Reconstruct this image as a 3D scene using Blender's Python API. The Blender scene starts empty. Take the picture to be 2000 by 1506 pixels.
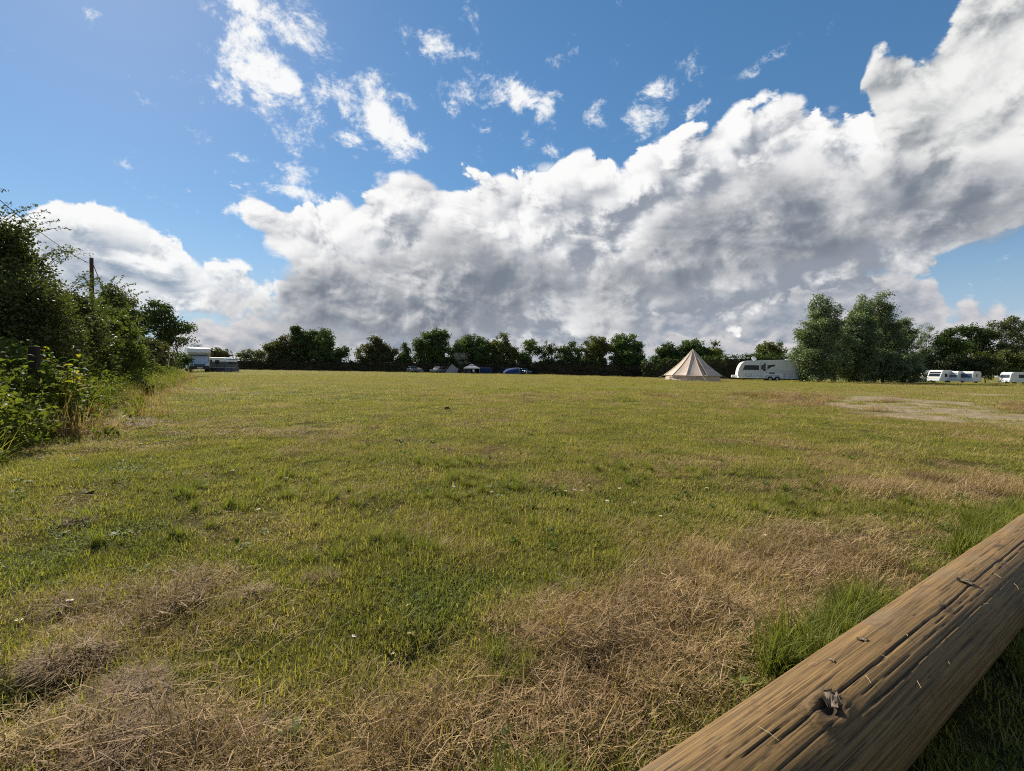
import bpy, bmesh, math, random
import numpy as np
from mathutils import Vector, Matrix, Euler

SC = bpy.context.scene
COL = SC.collection
PI = math.pi

# ------------------------------------------------------------------ camera
CAM_H = 1.0
FPX = 900.0
cam_d = bpy.data.cameras.new('camera')
cam = bpy.data.objects.new('camera', cam_d)
COL.objects.link(cam)
cam_d.sensor_width = 36.0
cam_d.lens = 36.0 * FPX / 2000.0
cam_d.clip_start = 0.02
cam_d.clip_end = 3000.0
CAM_R = Matrix.Rotation(math.radians(90 - 2.04), 3, 'X') @ Matrix.Rotation(math.radians(0.9), 3, 'Z')
cam.matrix_world = Matrix.Translation((0, 0, CAM_H)) @ CAM_R.to_4x4()
SC.camera = cam

# ------------------------------------------------------------------ sun, exposure
SUN_AZ, SUN_EL = math.radians(-41.5), math.radians(37.5)
SUN_DIR = Vector((math.sin(SUN_AZ) * math.cos(SUN_EL), math.cos(SUN_AZ) * math.cos(SUN_EL), math.sin(SUN_EL)))
sun_d = bpy.data.lights.new('sun', 'SUN')
sun_d.energy = 5.0
sun_d.angle = math.radians(0.5)
sun_d.color = (1.0, 0.92, 0.80)
sun = bpy.data.objects.new('sun', sun_d)
sun.rotation_euler = (-SUN_DIR).to_track_quat('-Z', 'Y').to_euler()
COL.objects.link(sun)
SC.view_settings.view_transform = 'Standard'
SC.view_settings.look = 'None'
SC.view_settings.exposure = 1.0
SC.view_settings.gamma = 1.0
SC.view_settings.use_curve_mapping = False
SC.cycles.max_bounces = 6
SC.cycles.diffuse_bounces = 2
SC.cycles.glossy_bounces = 2
SC.cycles.transmission_bounces = 4
SC.cycles.transparent_max_bounces = 8
SC.cycles.volume_bounces = 0
SC.cycles.use_denoising = False
SC.cycles.filter_width = 1.1

# ------------------------------------------------------------------ node helper
class NT:
    """Tiny expression builder on a node tree."""
    def __init__(self, tree):
        self.t = tree
        tree.nodes.clear()
    def n(self, kind, **kw):
        nd = self.t.nodes.new(kind)
        for k, v in kw.items():
            setattr(nd, k, v)
        return nd
    def lk(self, a, b):
        self.t.links.new(a, b)
    def put(self, sock, v):
        if hasattr(v, 'is_output'):
            self.lk(v, sock)
        elif isinstance(v, (tuple, list, Vector)):
            v = tuple(v)
            if len(sock.default_value) == 4 and len(v) == 3:
                v = v + (1.0,)
            sock.default_value = v
        else:
            sock.default_value = v
    def m(self, op, a, b=None, c=None, clamp=False):
        nd = self.n('ShaderNodeMath', operation=op, use_clamp=clamp)
        self.put(nd.inputs[0], a)
        if b is not None: self.put(nd.inputs[1], b)
        if c is not None: self.put(nd.inputs[2], c)
        return nd.outputs[0]
    def v(self, op, a, b=None, scale=None):
        nd = self.n('ShaderNodeVectorMath', operation=op)
        self.put(nd.inputs[0], a)
        if b is not None: self.put(nd.inputs[1], b)
        if scale is not None: self.put(nd.inputs['Scale'], scale)
        return nd.outputs['Value'] if op in ('DOT_PRODUCT', 'LENGTH', 'DISTANCE') else nd.outputs['Vector']
    def sep(self, a):
        nd = self.n('ShaderNodeSeparateXYZ'); self.put(nd.inputs[0], a)
        return nd.outputs
    def comb(self, x, y, z):
        nd = self.n('ShaderNodeCombineXYZ')
        for s, q in zip(nd.inputs, (x, y, z)): self.put(s, q)
        return nd.outputs[0]
    def mapr(self, x, a, b, c=0.0, d=1.0, smooth=True):
        nd = self.n('ShaderNodeMapRange', interpolation_type='SMOOTHSTEP' if smooth else 'LINEAR')
        for s, q in zip(nd.inputs[:5], (x, a, b, c, d)): self.put(s, q)
        return nd.outputs[0]
    def mix(self, f, a, b, blend='MIX'):
        nd = self.n('ShaderNodeMix', data_type='RGBA', blend_type=blend)
        self.put(nd.inputs[0], f); self.put(nd.inputs[6], a); self.put(nd.inputs[7], b)
        return nd.outputs[2]
    def noise(self, vec, scale, detail=4.0, rough=0.5, lac=2.0, dist=0.0, kind='FBM', dim='3D', out=0):
        nd = self.n('ShaderNodeTexNoise', noise_type=kind, noise_dimensions=dim)
        if vec is not None: self.put(nd.inputs['Vector'], vec)
        nd.inputs['Scale'].default_value = scale
        nd.inputs['Detail'].default_value = detail
        nd.inputs['Roughness'].default_value = rough
        nd.inputs['Lacunarity'].default_value = lac
        nd.inputs['Distortion'].default_value = dist
        return nd.outputs[out]
    def voro(self, vec, scale, detail=0.0, rough=0.5, rand=1.0, feat='F1', smooth=0.5, out='Distance'):
        nd = self.n('ShaderNodeTexVoronoi', feature=feat)
        self.put(nd.inputs['Vector'], vec)
        nd.inputs['Scale'].default_value = scale
        if 'Detail' in nd.inputs: nd.inputs['Detail'].default_value = detail
        if 'Roughness' in nd.inputs: nd.inputs['Roughness'].default_value = rough
        if feat == 'SMOOTH_F1': nd.inputs['Smoothness'].default_value = smooth
        nd.inputs['Randomness'].default_value = rand
        return nd.outputs[out]
    def curve(self, x, pts, lo, hi, vlo, vhi):
        """piecewise-linear function of x through pts (given in real units)"""
        fx = self.mapr(x, lo, hi, 0.0, 1.0, smooth=False)
        nd = self.n('ShaderNodeFloatCurve')
        self.lk(fx, nd.inputs['Value'])
        cm = nd.mapping; c = cm.curves[0]
        P = [((a - lo) / (hi - lo), (b - vlo) / (vhi - vlo)) for a, b in pts]
        c.points[0].location = P[0]; c.points[1].location = P[-1]
        for q in P[1:-1]: c.points.new(*q)
        for q in c.points: q.handle_type = 'VECTOR'
        cm.update()
        return self.mapr(nd.outputs[0], 0.0, 1.0, vlo, vhi, smooth=False)
    def ramp(self, f, stops, interp='LINEAR'):
        nd = self.n('ShaderNodeValToRGB'); cr = nd.color_ramp; cr.interpolation = interp
        self.put(nd.inputs[0], f)
        while len(cr.elements) < len(stops): cr.elements.new(0.5)
        for e, (p, c) in zip(cr.elements, stops):
            e.position = p; e.color = (*c, 1.0) if len(c) == 3 else c
        return nd.outputs[0]

# ------------------------------------------------------------------ sky: Nishita air with cloud banks laid out by azimuth and elevation
A_TOP = [(-60, 9.5), (-51.7, 11.5), (-49.4, 13.2), (-47.8, 14.0), (-46, 14.3), (-44.8, 14.8), (-43.6, 14.6), (-42.4, 15.2), (-41.1, 14.8), (-40.2, 15.0), (-39.0, 14.3), (-38.2, 14.6), (-37.3, 14.2), (-36.6, 14.2), (-35.9, 13.2), (-35.3, 12.2), (-35.2, 11.2), (-34.6, 10.4), (-33.4, 10.6), (-32.0, 9.8), (-30.6, 10.3), (-29.0, 9.4), (-27.5, 10.0), (-26, 9.5), (-24.5, 8.0), (-22, 2), (-20, -5), (60, -5)]
A_BOT = [(-60, 0.5), (-48.0, 0.6), (-45.0, 2.0), (-41.6, 3.2), (-37.8, 4.6), (-34, 5.2), (-30, 6.2), (-26, 6.5), (60, 6)]
M_TOP = [(-60, 4), (-39, 10), (-37.2, 13.6), (-36.2, 16.6), (-35.1, 17.4), (-32.7, 18.0), (-29.5, 18.1), (-26.0, 18.1), (-21.8, 19.2), (-18.5, 19.7), (-17.1, 21.2), (-13.9, 23.1), (-10.9, 23.5), (-6.7, 23.1), (-2.9, 23.6), (-0.4, 23.6), (3.3, 23.8), (7.0, 25.0), (11.0, 24.6), (12.4, 22.0), (14.0, 23.0), (16.0, 24.8), (18.8, 25.6), (22.1, 26.2), (25.7, 26.5), (28.6, 26.8), (30.7, 27.0), (32.7, 25.7), (36.2, 24.5), (37.8, 23.4), (39.3, 22.9), (42.4, 24.0), (47.1, 23.4), (60, 20)]
M_BOT = [(-60, 9), (-39, 12), (-37, 14.2), (-35.9, 15.8), (-34.4, 16.4), (-31.8, 15.7), (-30.0, 14.3), (-28.0, 12.6), (-26.0, 11.5), (-23.8, 6), (-12.6, 2.3), (18.3, 5.1), (28.8, 7.1), (39.5, 8.4), (41.6, 8.8), (43.0, 9.8), (45.2, 10.8), (47.6, 11.5), (60, 13)]
T_TOP = [(-60, -10), (34.2, -10), (35.2, 21.5), (35.8, 25.2), (36.2, 27.2), (37.1, 28.6), (38.4, 29.0), (39.6, 28.6), (40.4, 28.2), (41.4, 28.6), (42.2, 29.2), (42.8, 30.4), (43.8, 32.2), (45.6, 34), (46.8, 35), (60, 37)]
T_BOT = [(-60, 35), (34.6, 30), (35.8, 25.1), (36.5, 25.1), (37.7, 22.4), (39.6, 15.7), (42.9, 12.0), (47.5, 12.0), (60, 12.3)]
D_TOP = [(-60, 0), (-36, 2), (-34.5, 5.8), (-32.7, 9.6), (-30.5, 9.0), (-28.1, 8.5), (-26.1, 10.9), (-21.8, 13.5), (-16.2, 14.6), (-9.7, 16.8), (-4.7, 17.0), (-0.3, 15.4), (3.5, 15.4), (7.9, 13.7), (12.1, 14.7), (15.6, 17.9), (19.5, 19.6), (22.5, 21.1), (25.3, 21.9), (28.3, 22.4), (32.0, 22.1), (34.2, 20.3), (37.2, 19.3), (40.9, 19.7), (44.2, 19.6), (47.3, 19.0), (60, 20.2)]
D_BOT = [(-60, 6), (-36, 5), (-34.5, 4.7), (-31.4, 3.4), (-24.0, 1.8), (-12.6, 1.8), (-0.1, 3.4), (12.4, 3.4), (23.7, 5.6), (31.1, 8.1), (37.5, 9.2), (41.3, 9.6), (44.6, 10.9), (47.5, 11.8), (60, 13.0)]
H_TOP = [(-60, 1), (-38, 2), (-35.0, 4.6), (-33.7, 5.8), (-31.5, 5.2), (-30.0, 6.2), (-28, 5.4), (-26, 6.4), (-24.0, 5.4), (-20, 5.9), (-16, 5.0), (-12.6, 6.2), (-10, 5.4), (-7.7, 7.4), (-5.5, 6.2), (-3, 7.6), (-0.2, 6.6), (2, 8.4), (4, 7.0), (6.1, 8.6), (9, 7.2), (12.3, 8.6), (15, 7.6), (17.6, 9.1), (20, 8.2), (23.6, 10.2), (26, 9.0), (28.7, 10.2), (33.3, 9.7), (37.5, 10.5), (40.5, 9.6), (41.3, 8.6), (42.0, 9.1), (42.8, 7.2), (43.4, 6.1), (44.4, 7.0), (45.4, 6.0), (46.2, 6.4), (46.9, 5.4), (48.8, 4.1), (60, 3.5)]
# small broken patches high up: azimuth, elevation, half-width, half-height, tilt, strength
PATCHES = [(-31.2, 31.4, 2.6, 1.0, -.25, .8), (-29.4, 29.4, 2.2, 2.0, -.5, 1.0), (-26.8, 28.4, 2.4, 1.5, -.4, 1.0), (-24.0, 32.2, 2.6, 1.0, -.1, 1.0),
           (-29.8, 33.6, 2.6, .8, .1, .8), (-31.0, 26.6, 1.2, 1.7, -.5, .7), (-27.6, 25.6, 1.6, 1.8, -.7, .9), (-21.1, 27.4, 2.5, 2.1, 0, 1.0), (-23.7, 25.2, 1.5, .9, 0, .6),
           (-20.2, 24.6, 1.8, .9, -.2, .8), (-16.3, 27.2, 1.7, 2.2, -.6, 1.0), (-13.6, 25.6, 1.8, 1.0, -.2, .9), (-13.4, 29.3, 1.8, 1.2, -.2, .7), (-10.2, 29.6, 1.8, .8, 0, .6),
           (-4.0, 30.2, 3.0, 1.3, 0, .95), (0.6, 30.2, 2.4, 1.2, 0, .9), (3.6, 29.0, 1.3, 1.6, .6, .9), (4.6, 26.8, 1.1, 1.6, .3, .7), (9.3, 28.2, 1.0, 1.2, 0, .55), (15.4, 27.9, 1.7, 1.8, .5, .85), (19.0, 29.4, 1.5, .9, .3, .8),
           (20.0, 31.2, 1.5, 1.2, .5, .8), (20.0, 27.6, 1.5, .7, .1, .7), (27.0, 30.0, 2.3, .7, .4, .6), (24.8, 28.4, 1.4, .6, .3, .45), (-11.0, 33.4, 2.2, 1.2, 0, .55), (-29.3, 20.7, 1.6, .4, -.1, .6),
           (-25.4, 20.3, 1.9, .8, -.1, .75), (-36.9, 15.3, 1.0, .4, 0, .6), (-30.5, 16.0, 1.2, .5, 0, .6), (-24, 18.6, 2.2, .5, 0, .7), (-32.0, 22.5, 3, .8, .2, .3), (-33.5, 34.2, 2.5, .7, .1, .6)]

world = bpy.data.worlds.new('World')
SC.world = world
world.use_nodes = True
W = NT(world.node_tree)
geo = W.n('ShaderNodeNewGeometry')
dirv = W.v('SCALE', geo.outputs['Incoming'], scale=-1.0)
sky = W.n('ShaderNodeTexSky', sky_type='NISHITA')
sky.sun_disc = False
sky.sun_elevation = SUN_EL
sky.sun_rotation = SUN_AZ
sky.altitude = 60
sky.air_density = 1.0
sky.dust_density = 0.12
sky.ozone_density = 4.0
SKY_STRENGTH = 0.10
SKY_GAMMA, SKY_GAIN = 0.70, 0.88

def polar(vec):
    x, y, z = W.sep(vec)[:3]
    az = W.m('MULTIPLY', W.m('ARCTAN2', x, y), 180 / PI)
    el = W.m('MULTIPLY', W.m('ARCSINE', z), 180 / PI)
    return az, el

p0 = dirv
p1 = W.v('NORMALIZE', W.v('ADD', dirv, tuple(SUN_DIR * 0.040)))
p2 = W.v('NORMALIZE', W.v('ADD', dirv, tuple(SUN_DIR * 0.130)))
ph = W.v('NORMALIZE', W.v('ADD', dirv, tuple(SUN_DIR * 0.016)))
az0, el0 = polar(p0)

# two noise fields shared by all banks; each is also read a little nearer the sun to light the billows
def fields(vec, det1, det2, cells):
    q = W.v('MULTIPLY', vec, (1, 1, 1.35))
    a = W.noise(W.v('ADD', q, (0.3, 5.1, 2.2)), 3.2, det1, .57, dist=.3)
    b = W.noise(W.v('ADD', q, (8.3, 1.1, 4.2)), 8.0, det2, .60, dist=.25)
    if cells:
        c = W.voro(W.v('ADD', q, W.v('SCALE', W.comb(a, b, a), scale=.3)), 13.0)
        b2 = W.m('SUBTRACT', b, W.m('MULTIPLY', W.m('SUBTRACT', c, .48), .32))
        a2 = W.m('SUBTRACT', a, W.m('MULTIPLY', W.m('SUBTRACT', c, .48), .16))
        return a2, b2
    return a, b
F0 = fields(p0, 9, 8, True)
F1 = fields(p1, 6, 5, True)
F2 = fields(p2, 3, 2, False)
FF = fields(ph, 8, 7, True)

def combo(F, wa, wb):
    return W.m('ADD', W.m('MULTIPLY', W.m('SUBTRACT', F[0], .5), wa), W.m('MULTIPLY', W.m('SUBTRACT', F[1], .5), wb))

def layer(under, top, bot, wa, wb, soft, bright, dark, edge=.22, g1=2.2, g2=.8, bias=.75, sbot=None, deep=.6, dspan=1.4, opac=1.0, F=None, low=0.0, g3=0.62):
    fa, fb, fc = F or (F0, F1, F2); fd = None if F else FF
    t = W.curve(az0, top, -60, 60, -20, 60)
    b = W.curve(az0, bot, -60, 60, -20, 60)
    st = W.m('MINIMUM', W.m('DIVIDE', W.m('SUBTRACT', t, el0), soft), 1.6)
    s = W.m('MINIMUM', st, W.m('DIVIDE', W.m('SUBTRACT', el0, b), sbot or soft))
    n0, n1, n2 = combo(fa, wa, wb), combo(fb, wa, wb), combo(fc, wa, wb)
    d0 = W.m('ADD', s, n0)
    a = W.mapr(d0, 0.0, edge, 0.0, opac)
    lit = W.m('ADD', W.m('MULTIPLY', W.m('SUBTRACT', n0, n1), g1), W.m('MULTIPLY', W.m('SUBTRACT', n0, n2), g2))
    if fd is not None: lit = W.m('ADD', lit, W.m('MULTIPLY', W.m('SUBTRACT', n0, combo(fd, wa, wb)), g3))
    lit = W.m('SUBTRACT', W.m('ADD', lit, bias), W.mapr(W.m('ADD', st, n0), .1, dspan, 0.0, deep))
    if low: lit = W.m('SUBTRACT', lit, W.mapr(W.m('SUBTRACT', t, el0), 5.0, 15.0, 0.0, low))
    col = W.mix(W.mapr(lit, -0.85, 1.22, 0.0, 1.0), dark, bright)
    return W.mix(a, under, col)

base = W.n('ShaderNodeGamma'); W.lk(W.v('SCALE', sky.outputs[0], scale=SKY_STRENGTH), base.inputs[0]); base.inputs[1].default_value = SKY_GAMMA
hsv = W.n('ShaderNodeHueSaturation'); W.lk(W.v('SCALE', base.outputs[0], scale=SKY_GAIN), hsv.inputs['Color']); hsv.inputs['Saturation'].default_value = 1.38
base = W.mix(W.mapr(el0, 16.0, 0.0, 0.0, .85), hsv.outputs[0], (.40, .53, .67))
# high broken patches
acc = None
for (a, e, w, h, tl, st) in PATCHES:
    dx = W.m('SUBTRACT', az0, a)
    dy = W.m('SUBTRACT', W.m('SUBTRACT', el0, e), W.m('MULTIPLY', dx, tl))
    r = W.m('ADD', W.m('POWER', W.m('DIVIDE', dx, w * 1.75), 2.0), W.m('POWER', W.m('DIVIDE', dy, h * 1.75), 2.0))
    g = W.m('MULTIPLY', W.m('EXPONENT', W.m('MULTIPLY', r, -1.0)), st)
    acc = g if acc is None else W.m('MAXIMUM', acc, g)
fine = W.noise(W.v('MULTIPLY', p0, (1, 1, 1.3)), 13, 10, .70, dist=.25)
pd = W.m('SUBTRACT', W.m('ADD', W.m('MULTIPLY', acc, .62), W.m('MULTIPLY', fine, 2.6)), 1.56)
pa = W.mapr(pd, 0.0, .5, 0.0, .95)
csky = W.mix(pa, base, W.mix(W.mapr(pd, .0, .3), (.72, .79, .88), (.95, .95, .94)))

FH = [[W.noise(W.v('MULTIPLY', p, (1, 1, 1.8)), 7.0, 2, .5), W.m('SUBTRACT', W.noise(W.v('ADD', W.v('MULTIPLY', p, (1, 1, 1.5)), (2, 3, 4)), 17.0, dd, .58, dist=.25), W.m('MULTIPLY', W.m('SUBTRACT', W.voro(W.v('MULTIPLY', p, (1, 1, 1.8)), 27.0), .48), .12))] for p, dd in ((p0, 8), (ph, 5))]
FH.append(FH[1])
HB = [(-60, .7), (-36, .8), (-28, .75), (-20, .36), (-10, .34), (0, .42), (15, .42), (30, .58), (60, .7)]
# two low rows near the horizon, one behind the other
csky = layer(csky, H_TOP, [(-60, -4), (60, -4)], 2.4, 3.2, 1.7, (.72, .685, .68), (.235, .28, .355), edge=.55, g1=1.0, g2=0, bias=W.curve(az0, HB, -60, 60, 0, 2), deep=.62, dspan=1.9, opac=.94, F=FH)
H2 = [(a, max(-3, b * .42 + .9 * math.sin(a * .31 + 1))) for a, b in H_TOP]
csky = layer(csky, H2, [(-60, -4), (60, -4)], 2.2, 3.4, 1.6, (.70, .67, .67), (.27, .32, .40), edge=.6, g1=.9, g2=0, bias=.72, deep=.75, dspan=1.8, opac=.8, F=FH)
csky = layer(csky, A_TOP, A_BOT, 1.9, 3.2, 2.4, (.92, .925, .92), (.28, .35, .45), edge=.34, g1=.9, g2=.4, bias=1.06, deep=.95, dspan=1.7, sbot=3)
csky = layer(csky, M_TOP, M_BOT, 2.3, 3.0, 2.6, (.94, .935, .93), (.28, .315, .375), edge=.34, g1=.78, g2=.7, bias=1.02, deep=.92, dspan=2.2, low=.62)
csky = layer(csky, T_TOP, T_BOT, .5, 2.6, 2.0, (.86, .86, .84), (.24, .27, .305), edge=.34, g1=1.0, g2=.5, bias=1.12, deep=.85, dspan=2.4)
csky = layer(csky, D_TOP, D_BOT, -2.6, 2.6, 2.9, (.82, .815, .81), (.185, .215, .265), edge=.8, g1=.62, g2=.5, bias=.66, deep=.92, dspan=1.8, sbot=5)

bg = W.n('ShaderNodeBackground')
W.lk(csky, bg.inputs['Color'])
bg.inputs['Strength'].default_value = 0.52
wo = W.n('ShaderNodeOutputWorld')
W.lk(bg.outputs[0], wo.inputs['Surface'])
world.cycles.sampling_method = 'MANUAL'
world.cycles.sample_map_resolution = 512

# ------------------------------------------------------------------ general helpers
rng = np.random.default_rng(7)

def link(o, parent=None):
    COL.objects.link(o)
    if parent is not None: o.parent = parent
    return o

def tag(o, label=None, cat=None, group=None, kind=None):
    if label: o['label'] = label
    if cat: o['category'] = cat
    if group: o['group'] = group
    if kind: o['kind'] = kind
    return o

def thing(name, label, cat, loc=(0, 0, 0), rz=0.0, group=None):
    o = bpy.data.objects.new(name, None)
    o.empty_display_size = .2
    o.location = loc
    o.rotation_euler = (0, 0, rz)
    return tag(link(o), label, cat, group)

def mesh_np(name, V, F, mat, smooth=False, attrs=None):
    """mesh from numpy arrays; F is (n,3) or (n,4), or a list of lists"""
    me = bpy.data.meshes.new(name)
    V = np.asarray(V, dtype=np.float32)
    if isinstance(F, np.ndarray):
        n, k = F.shape
        me.vertices.add(len(V)); me.vertices.foreach_set('co', V.ravel())
        me.loops.add(n * k); me.loops.foreach_set('vertex_index', F.astype(np.int32).ravel())
        me.polygons.add(n); me.polygons.foreach_set('loop_start', np.arange(0, n * k, k, dtype=np.int32))
        me.update(calc_edges=True)
    else:
        me.from_pydata(V.tolist(), [], F); me.update()
    if smooth: me.polygons.foreach_set('use_smooth', np.ones(len(me.polygons), dtype=bool))
    for an, av in (attrs or {}).items():
        a = me.attributes.new(an, 'FLOAT', 'POINT')
        a.data.foreach_set('value', np.asarray(av, dtype=np.float32))
    if mat is not None: me.materials.append(mat)
    return me

def obj(name, me, parent=None, loc=None):
    o = bpy.data.objects.new(name, me)
    if loc is not None: o.location = loc
    return link(o, parent)

class MB:
    """collects simple solids in one bmesh"""
    def __init__(s): s.b = bmesh.new()
    def box(s, c, size, rot=None, bevel=0.0, seg=2):
        r = bmesh.ops.create_cube(s.b, size=1.0)
        vs = r['verts']
        M = Matrix.Translation(c) @ (rot.to_4x4() if rot else Matrix.Identity(4)) @ Matrix.Diagonal((*size, 1))
        bmesh.ops.transform(s.b, matrix=M, verts=vs)
        if bevel:
            es = list({e for v in vs for e in v.link_edges})
            bmesh.ops.bevel(s.b, geom=es, offset=bevel, segments=seg, affect='EDGES', profile=.5)
        return s
    def prism(s, pts, y0, y1, bevel=0.0, seg=3, M=None):
        """outline pts in x,z pushed along y"""
        a = [s.b.verts.new((x, y0, z)) for x, z in pts]
        c = [s.b.verts.new((x, y1, z)) for x, z in pts]
        n = len(pts)
        f1 = s.b.faces.new(a); f2 = s.b.faces.new(c[::-1])
        fs = [f1, f2] + [s.b.faces.new((a[i], c[i], c[(i + 1) % n], a[(i + 1) % n])) for i in range(n)]
        bmesh.ops.recalc_face_normals(s.b, faces=fs)
        if bevel:
            es = list(f1.edges) + list(f2.edges)
            bmesh.ops.bevel(s.b, geom=es, offset=bevel, segments=seg, affect='EDGES', profile=.5, clamp_overlap=True)
        if M: bmesh.ops.transform(s.b, matrix=M, verts=a + c)
        return s
    def cyl(s, p, q, r0, r1=None, seg=12, caps=True):
        p, q = Vector(p), Vector(q); d = q - p
        R = d.to_track_quat('Z', 'Y').to_matrix().to_4x4()
        r = bmesh.ops.create_cone(s.b, cap_ends=caps, segments=seg, radius1=r0, radius2=r0 if r1 is None else r1, depth=d.length)
        bmesh.ops.transform(s.b, matrix=Matrix.Translation((p + q) / 2) @ R, verts=r['verts'])
        return s
    def ball(s, c, r, sc=(1, 1, 1), u=12, v=8, rot=None):
        q = bmesh.ops.create_uvsphere(s.b, u_segments=u, v_segments=v, radius=r)
        bmesh.ops.transform(s.b, matrix=Matrix.Translation(c) @ (rot.to_4x4() if rot else Matrix.Identity(4)) @ Matrix.Diagonal((*sc, 1)), verts=q['verts'])
        return s
    def tube(s, P, r, seg=6, r1=None):
        P = [Vector(p) for p in P]; rings = []
        for i, p in enumerate(P):
            d = (P[min(i + 1, len(P) - 1)] - P[max(i - 1, 0)]).normalized()
            q = d.to_track_quat('Z', 'Y')
            rr = r if r1 is None else r + (r1 - r) * i / (len(P) - 1)
            rings.append([s.b.verts.new(p + q @ Vector((rr * math.cos(2 * PI * k / seg), rr * math.sin(2 * PI * k / seg), 0))) for k in range(seg)])
        for a, b in zip(rings, rings[1:]):
            for k in range(seg): s.b.faces.new((a[k], a[(k + 1) % seg], b[(k + 1) % seg], b[k]))
        s.b.faces.new(rings[0][::-1]); s.b.faces.new(rings[-1])
        return s
    def poly(s, pts):
        s.b.faces.new([s.b.verts.new(p) for p in pts]); return s
    def mesh(s, name, mat, smooth=False):
        me = bpy.data.meshes.new(name)
        s.b.to_mesh(me); s.b.free()
        if smooth: me.shade_smooth() if False else me.polygons.foreach_set('use_smooth', [True] * len(me.polygons))
        me.materials.append(mat)
        return me
    def build(s, name, mat, parent=None, smooth=False, loc=None):
        return obj(name, s.mesh(name, mat, smooth), parent, loc)

def copy_tree(o, parent=None):
    c = o.copy(); COL.objects.link(c)
    if parent is not None: c.parent = parent
    for ch in list(o.children): copy_tree(ch, c)
    return c

# terrain height: flat meadow, a slight fall towards the van park on the right
def sstep(a, b, x):
    t = np.clip((np.asarray(x, dtype=float) - a) / (b - a), 0, 1)
    return t * t * (3 - 2 * t)
def gz0(x, y):
    return -0.17 * sstep(55, 98, y) - 0.33 * sstep(-5, 45, x) * sstep(45, 95, y)

def at(px, py, Y=None):
    """where the sight line through a spot of the 2000 px wide photograph meets the meadow (or depth Y)"""
    d = CAM_R @ Vector(((px - 1000) / FPX, -(py - 753) / FPX, -1.0))
    t = (Y / d.y) if Y is not None else (-CAM_H / d.z)
    return Vector((d.x * t, d.y * t, CAM_H + d.z * t))
def gp(px, Y):
    """ground point at depth Y under picture column px"""
    h = 721 + (px - 1000) * .0157
    p = at(px, h, Y)
    return Vector((p.x, p.y, float(gz0(p.x, p.y))))
def hgt(px, py, Y):
    return at(px, py, Y).z

# value noise on the plane, for placing things
def vnoise(x, y, s, seed=0):
    x = np.asarray(x, dtype=float) / s; y = np.asarray(y, dtype=float) / s
    xi, yi = np.floor(x).astype(np.int64), np.floor(y).astype(np.int64)
    fx, fy = x - xi, y - yi
    fx = fx * fx * (3 - 2 * fx); fy = fy * fy * (3 - 2 * fy)
    def h(a, b):
        n = (a * 374761393 + b * 668265263 + seed * 1442695041) & 0x7fffffff
        n = ((n ^ (n >> 13)) * 1274126177) & 0x7fffffff
        return ((n ^ (n >> 16)) & 0xffff) / 65535.0
    return (h(xi, yi) * (1 - fx) + h(xi + 1, yi) * fx) * (1 - fy) + (h(xi, yi + 1) * (1 - fx) + h(xi + 1, yi + 1) * fx) * fy
def fnoise(x, y, s, seed=0, oct=3):
    r, w, tot = 0, 1.0, 0
    for i in range(oct):
        r = r + w * vnoise(x, y, s / 2 ** i, seed + 11 * i); tot += w; w *= .55
    return r / tot

# ------------------------------------------------------------------ materials
def new_mat(name):
    m = bpy.data.materials.new(name); m.use_nodes = True
    return m, NT(m.node_tree)
def out_surf(N, sh, disp=None):
    o = N.n('ShaderNodeOutputMaterial'); N.lk(sh, o.inputs['Surface'])
def bsdf(N, col, rough=.6, spec=.3, normal=None, metal=0.0, coat=0.0):
    p = N.n('ShaderNodeBsdfPrincipled')
    N.put(p.inputs['Base Color'], col); N.put(p.inputs['Roughness'], rough)
    N.put(p.inputs['Specular IOR Level'], spec); N.put(p.inputs['Metallic'], metal)
    if coat: p.inputs['Coat Weight'].default_value = coat
    if normal is not None: N.lk(normal, p.inputs['Normal'])
    return p.outputs[0]
def bump(N, h, strength=.3, dist=.01):
    b = N.n('ShaderNodeBump'); b.inputs['Strength'].default_value = strength; b.inputs['Distance'].default_value = dist
    N.lk(h, b.inputs['Height']); return b.outputs[0]
def objco(N): return N.n('ShaderNodeTexCoord').outputs['Object']
def posn(N): return N.n('ShaderNodeNewGeometry').outputs['Position']

def paint(name, col, rough=.4, spec=.5, dirt=.12, scale=3.0, metal=0.0, coat=0.0):
    """painted or plastic surface with faint uneven dirt"""
    m, N = new_mat(name)
    n = N.noise(objco(N), scale, 6, .6)
    dark = tuple(c * .55 + .01 for c in col)
    c = N.mix(N.mapr(n, .45, .8, 0, dirt * 2.5), col, dark)
    out_surf(N, bsdf(N, c, N.m('ADD', N.m('MULTIPLY', n, .2), rough - .1), spec, metal=metal, coat=coat))
    return m

def leaf_mat(name, a, b, c=None, trans=.35, rough=.5, spec=.35, pos_scale=.5, hue=None):
    """leaf colours a..b picked leaf by leaf (attribute tint), with slow drift over the crown; light passes through"""
    m, N = new_mat(name)
    at_ = N.n('ShaderNodeAttribute', attribute_name='tint')
    t = at_.outputs['Fac']
    drift = N.noise(posn(N), pos_scale, 3, .5)
    f = N.m('ADD', N.m('MULTIPLY', t, .65), N.m('MULTIPLY', N.mapr(drift, .3, .7, 0, 1), .35))
    stops = [(0.0, a), (.75, b), (1.0, c or b)]
    col = N.ramp(f, stops)
    p = bsdf(N, col, rough, spec)
    tr = N.n('ShaderNodeBsdfTranslucent')
    N.put(tr.inputs[0], N.mix(1.0, col, (1.25, 1.35, .55), 'MULTIPLY'))
    mx = N.n('ShaderNodeMixShader'); mx.inputs[0].default_value = trans
    N.lk(p, mx.inputs[1]); N.lk(tr.outputs[0], mx.inputs[2])
    out_surf(N, mx.outputs[0])
    return m

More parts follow.
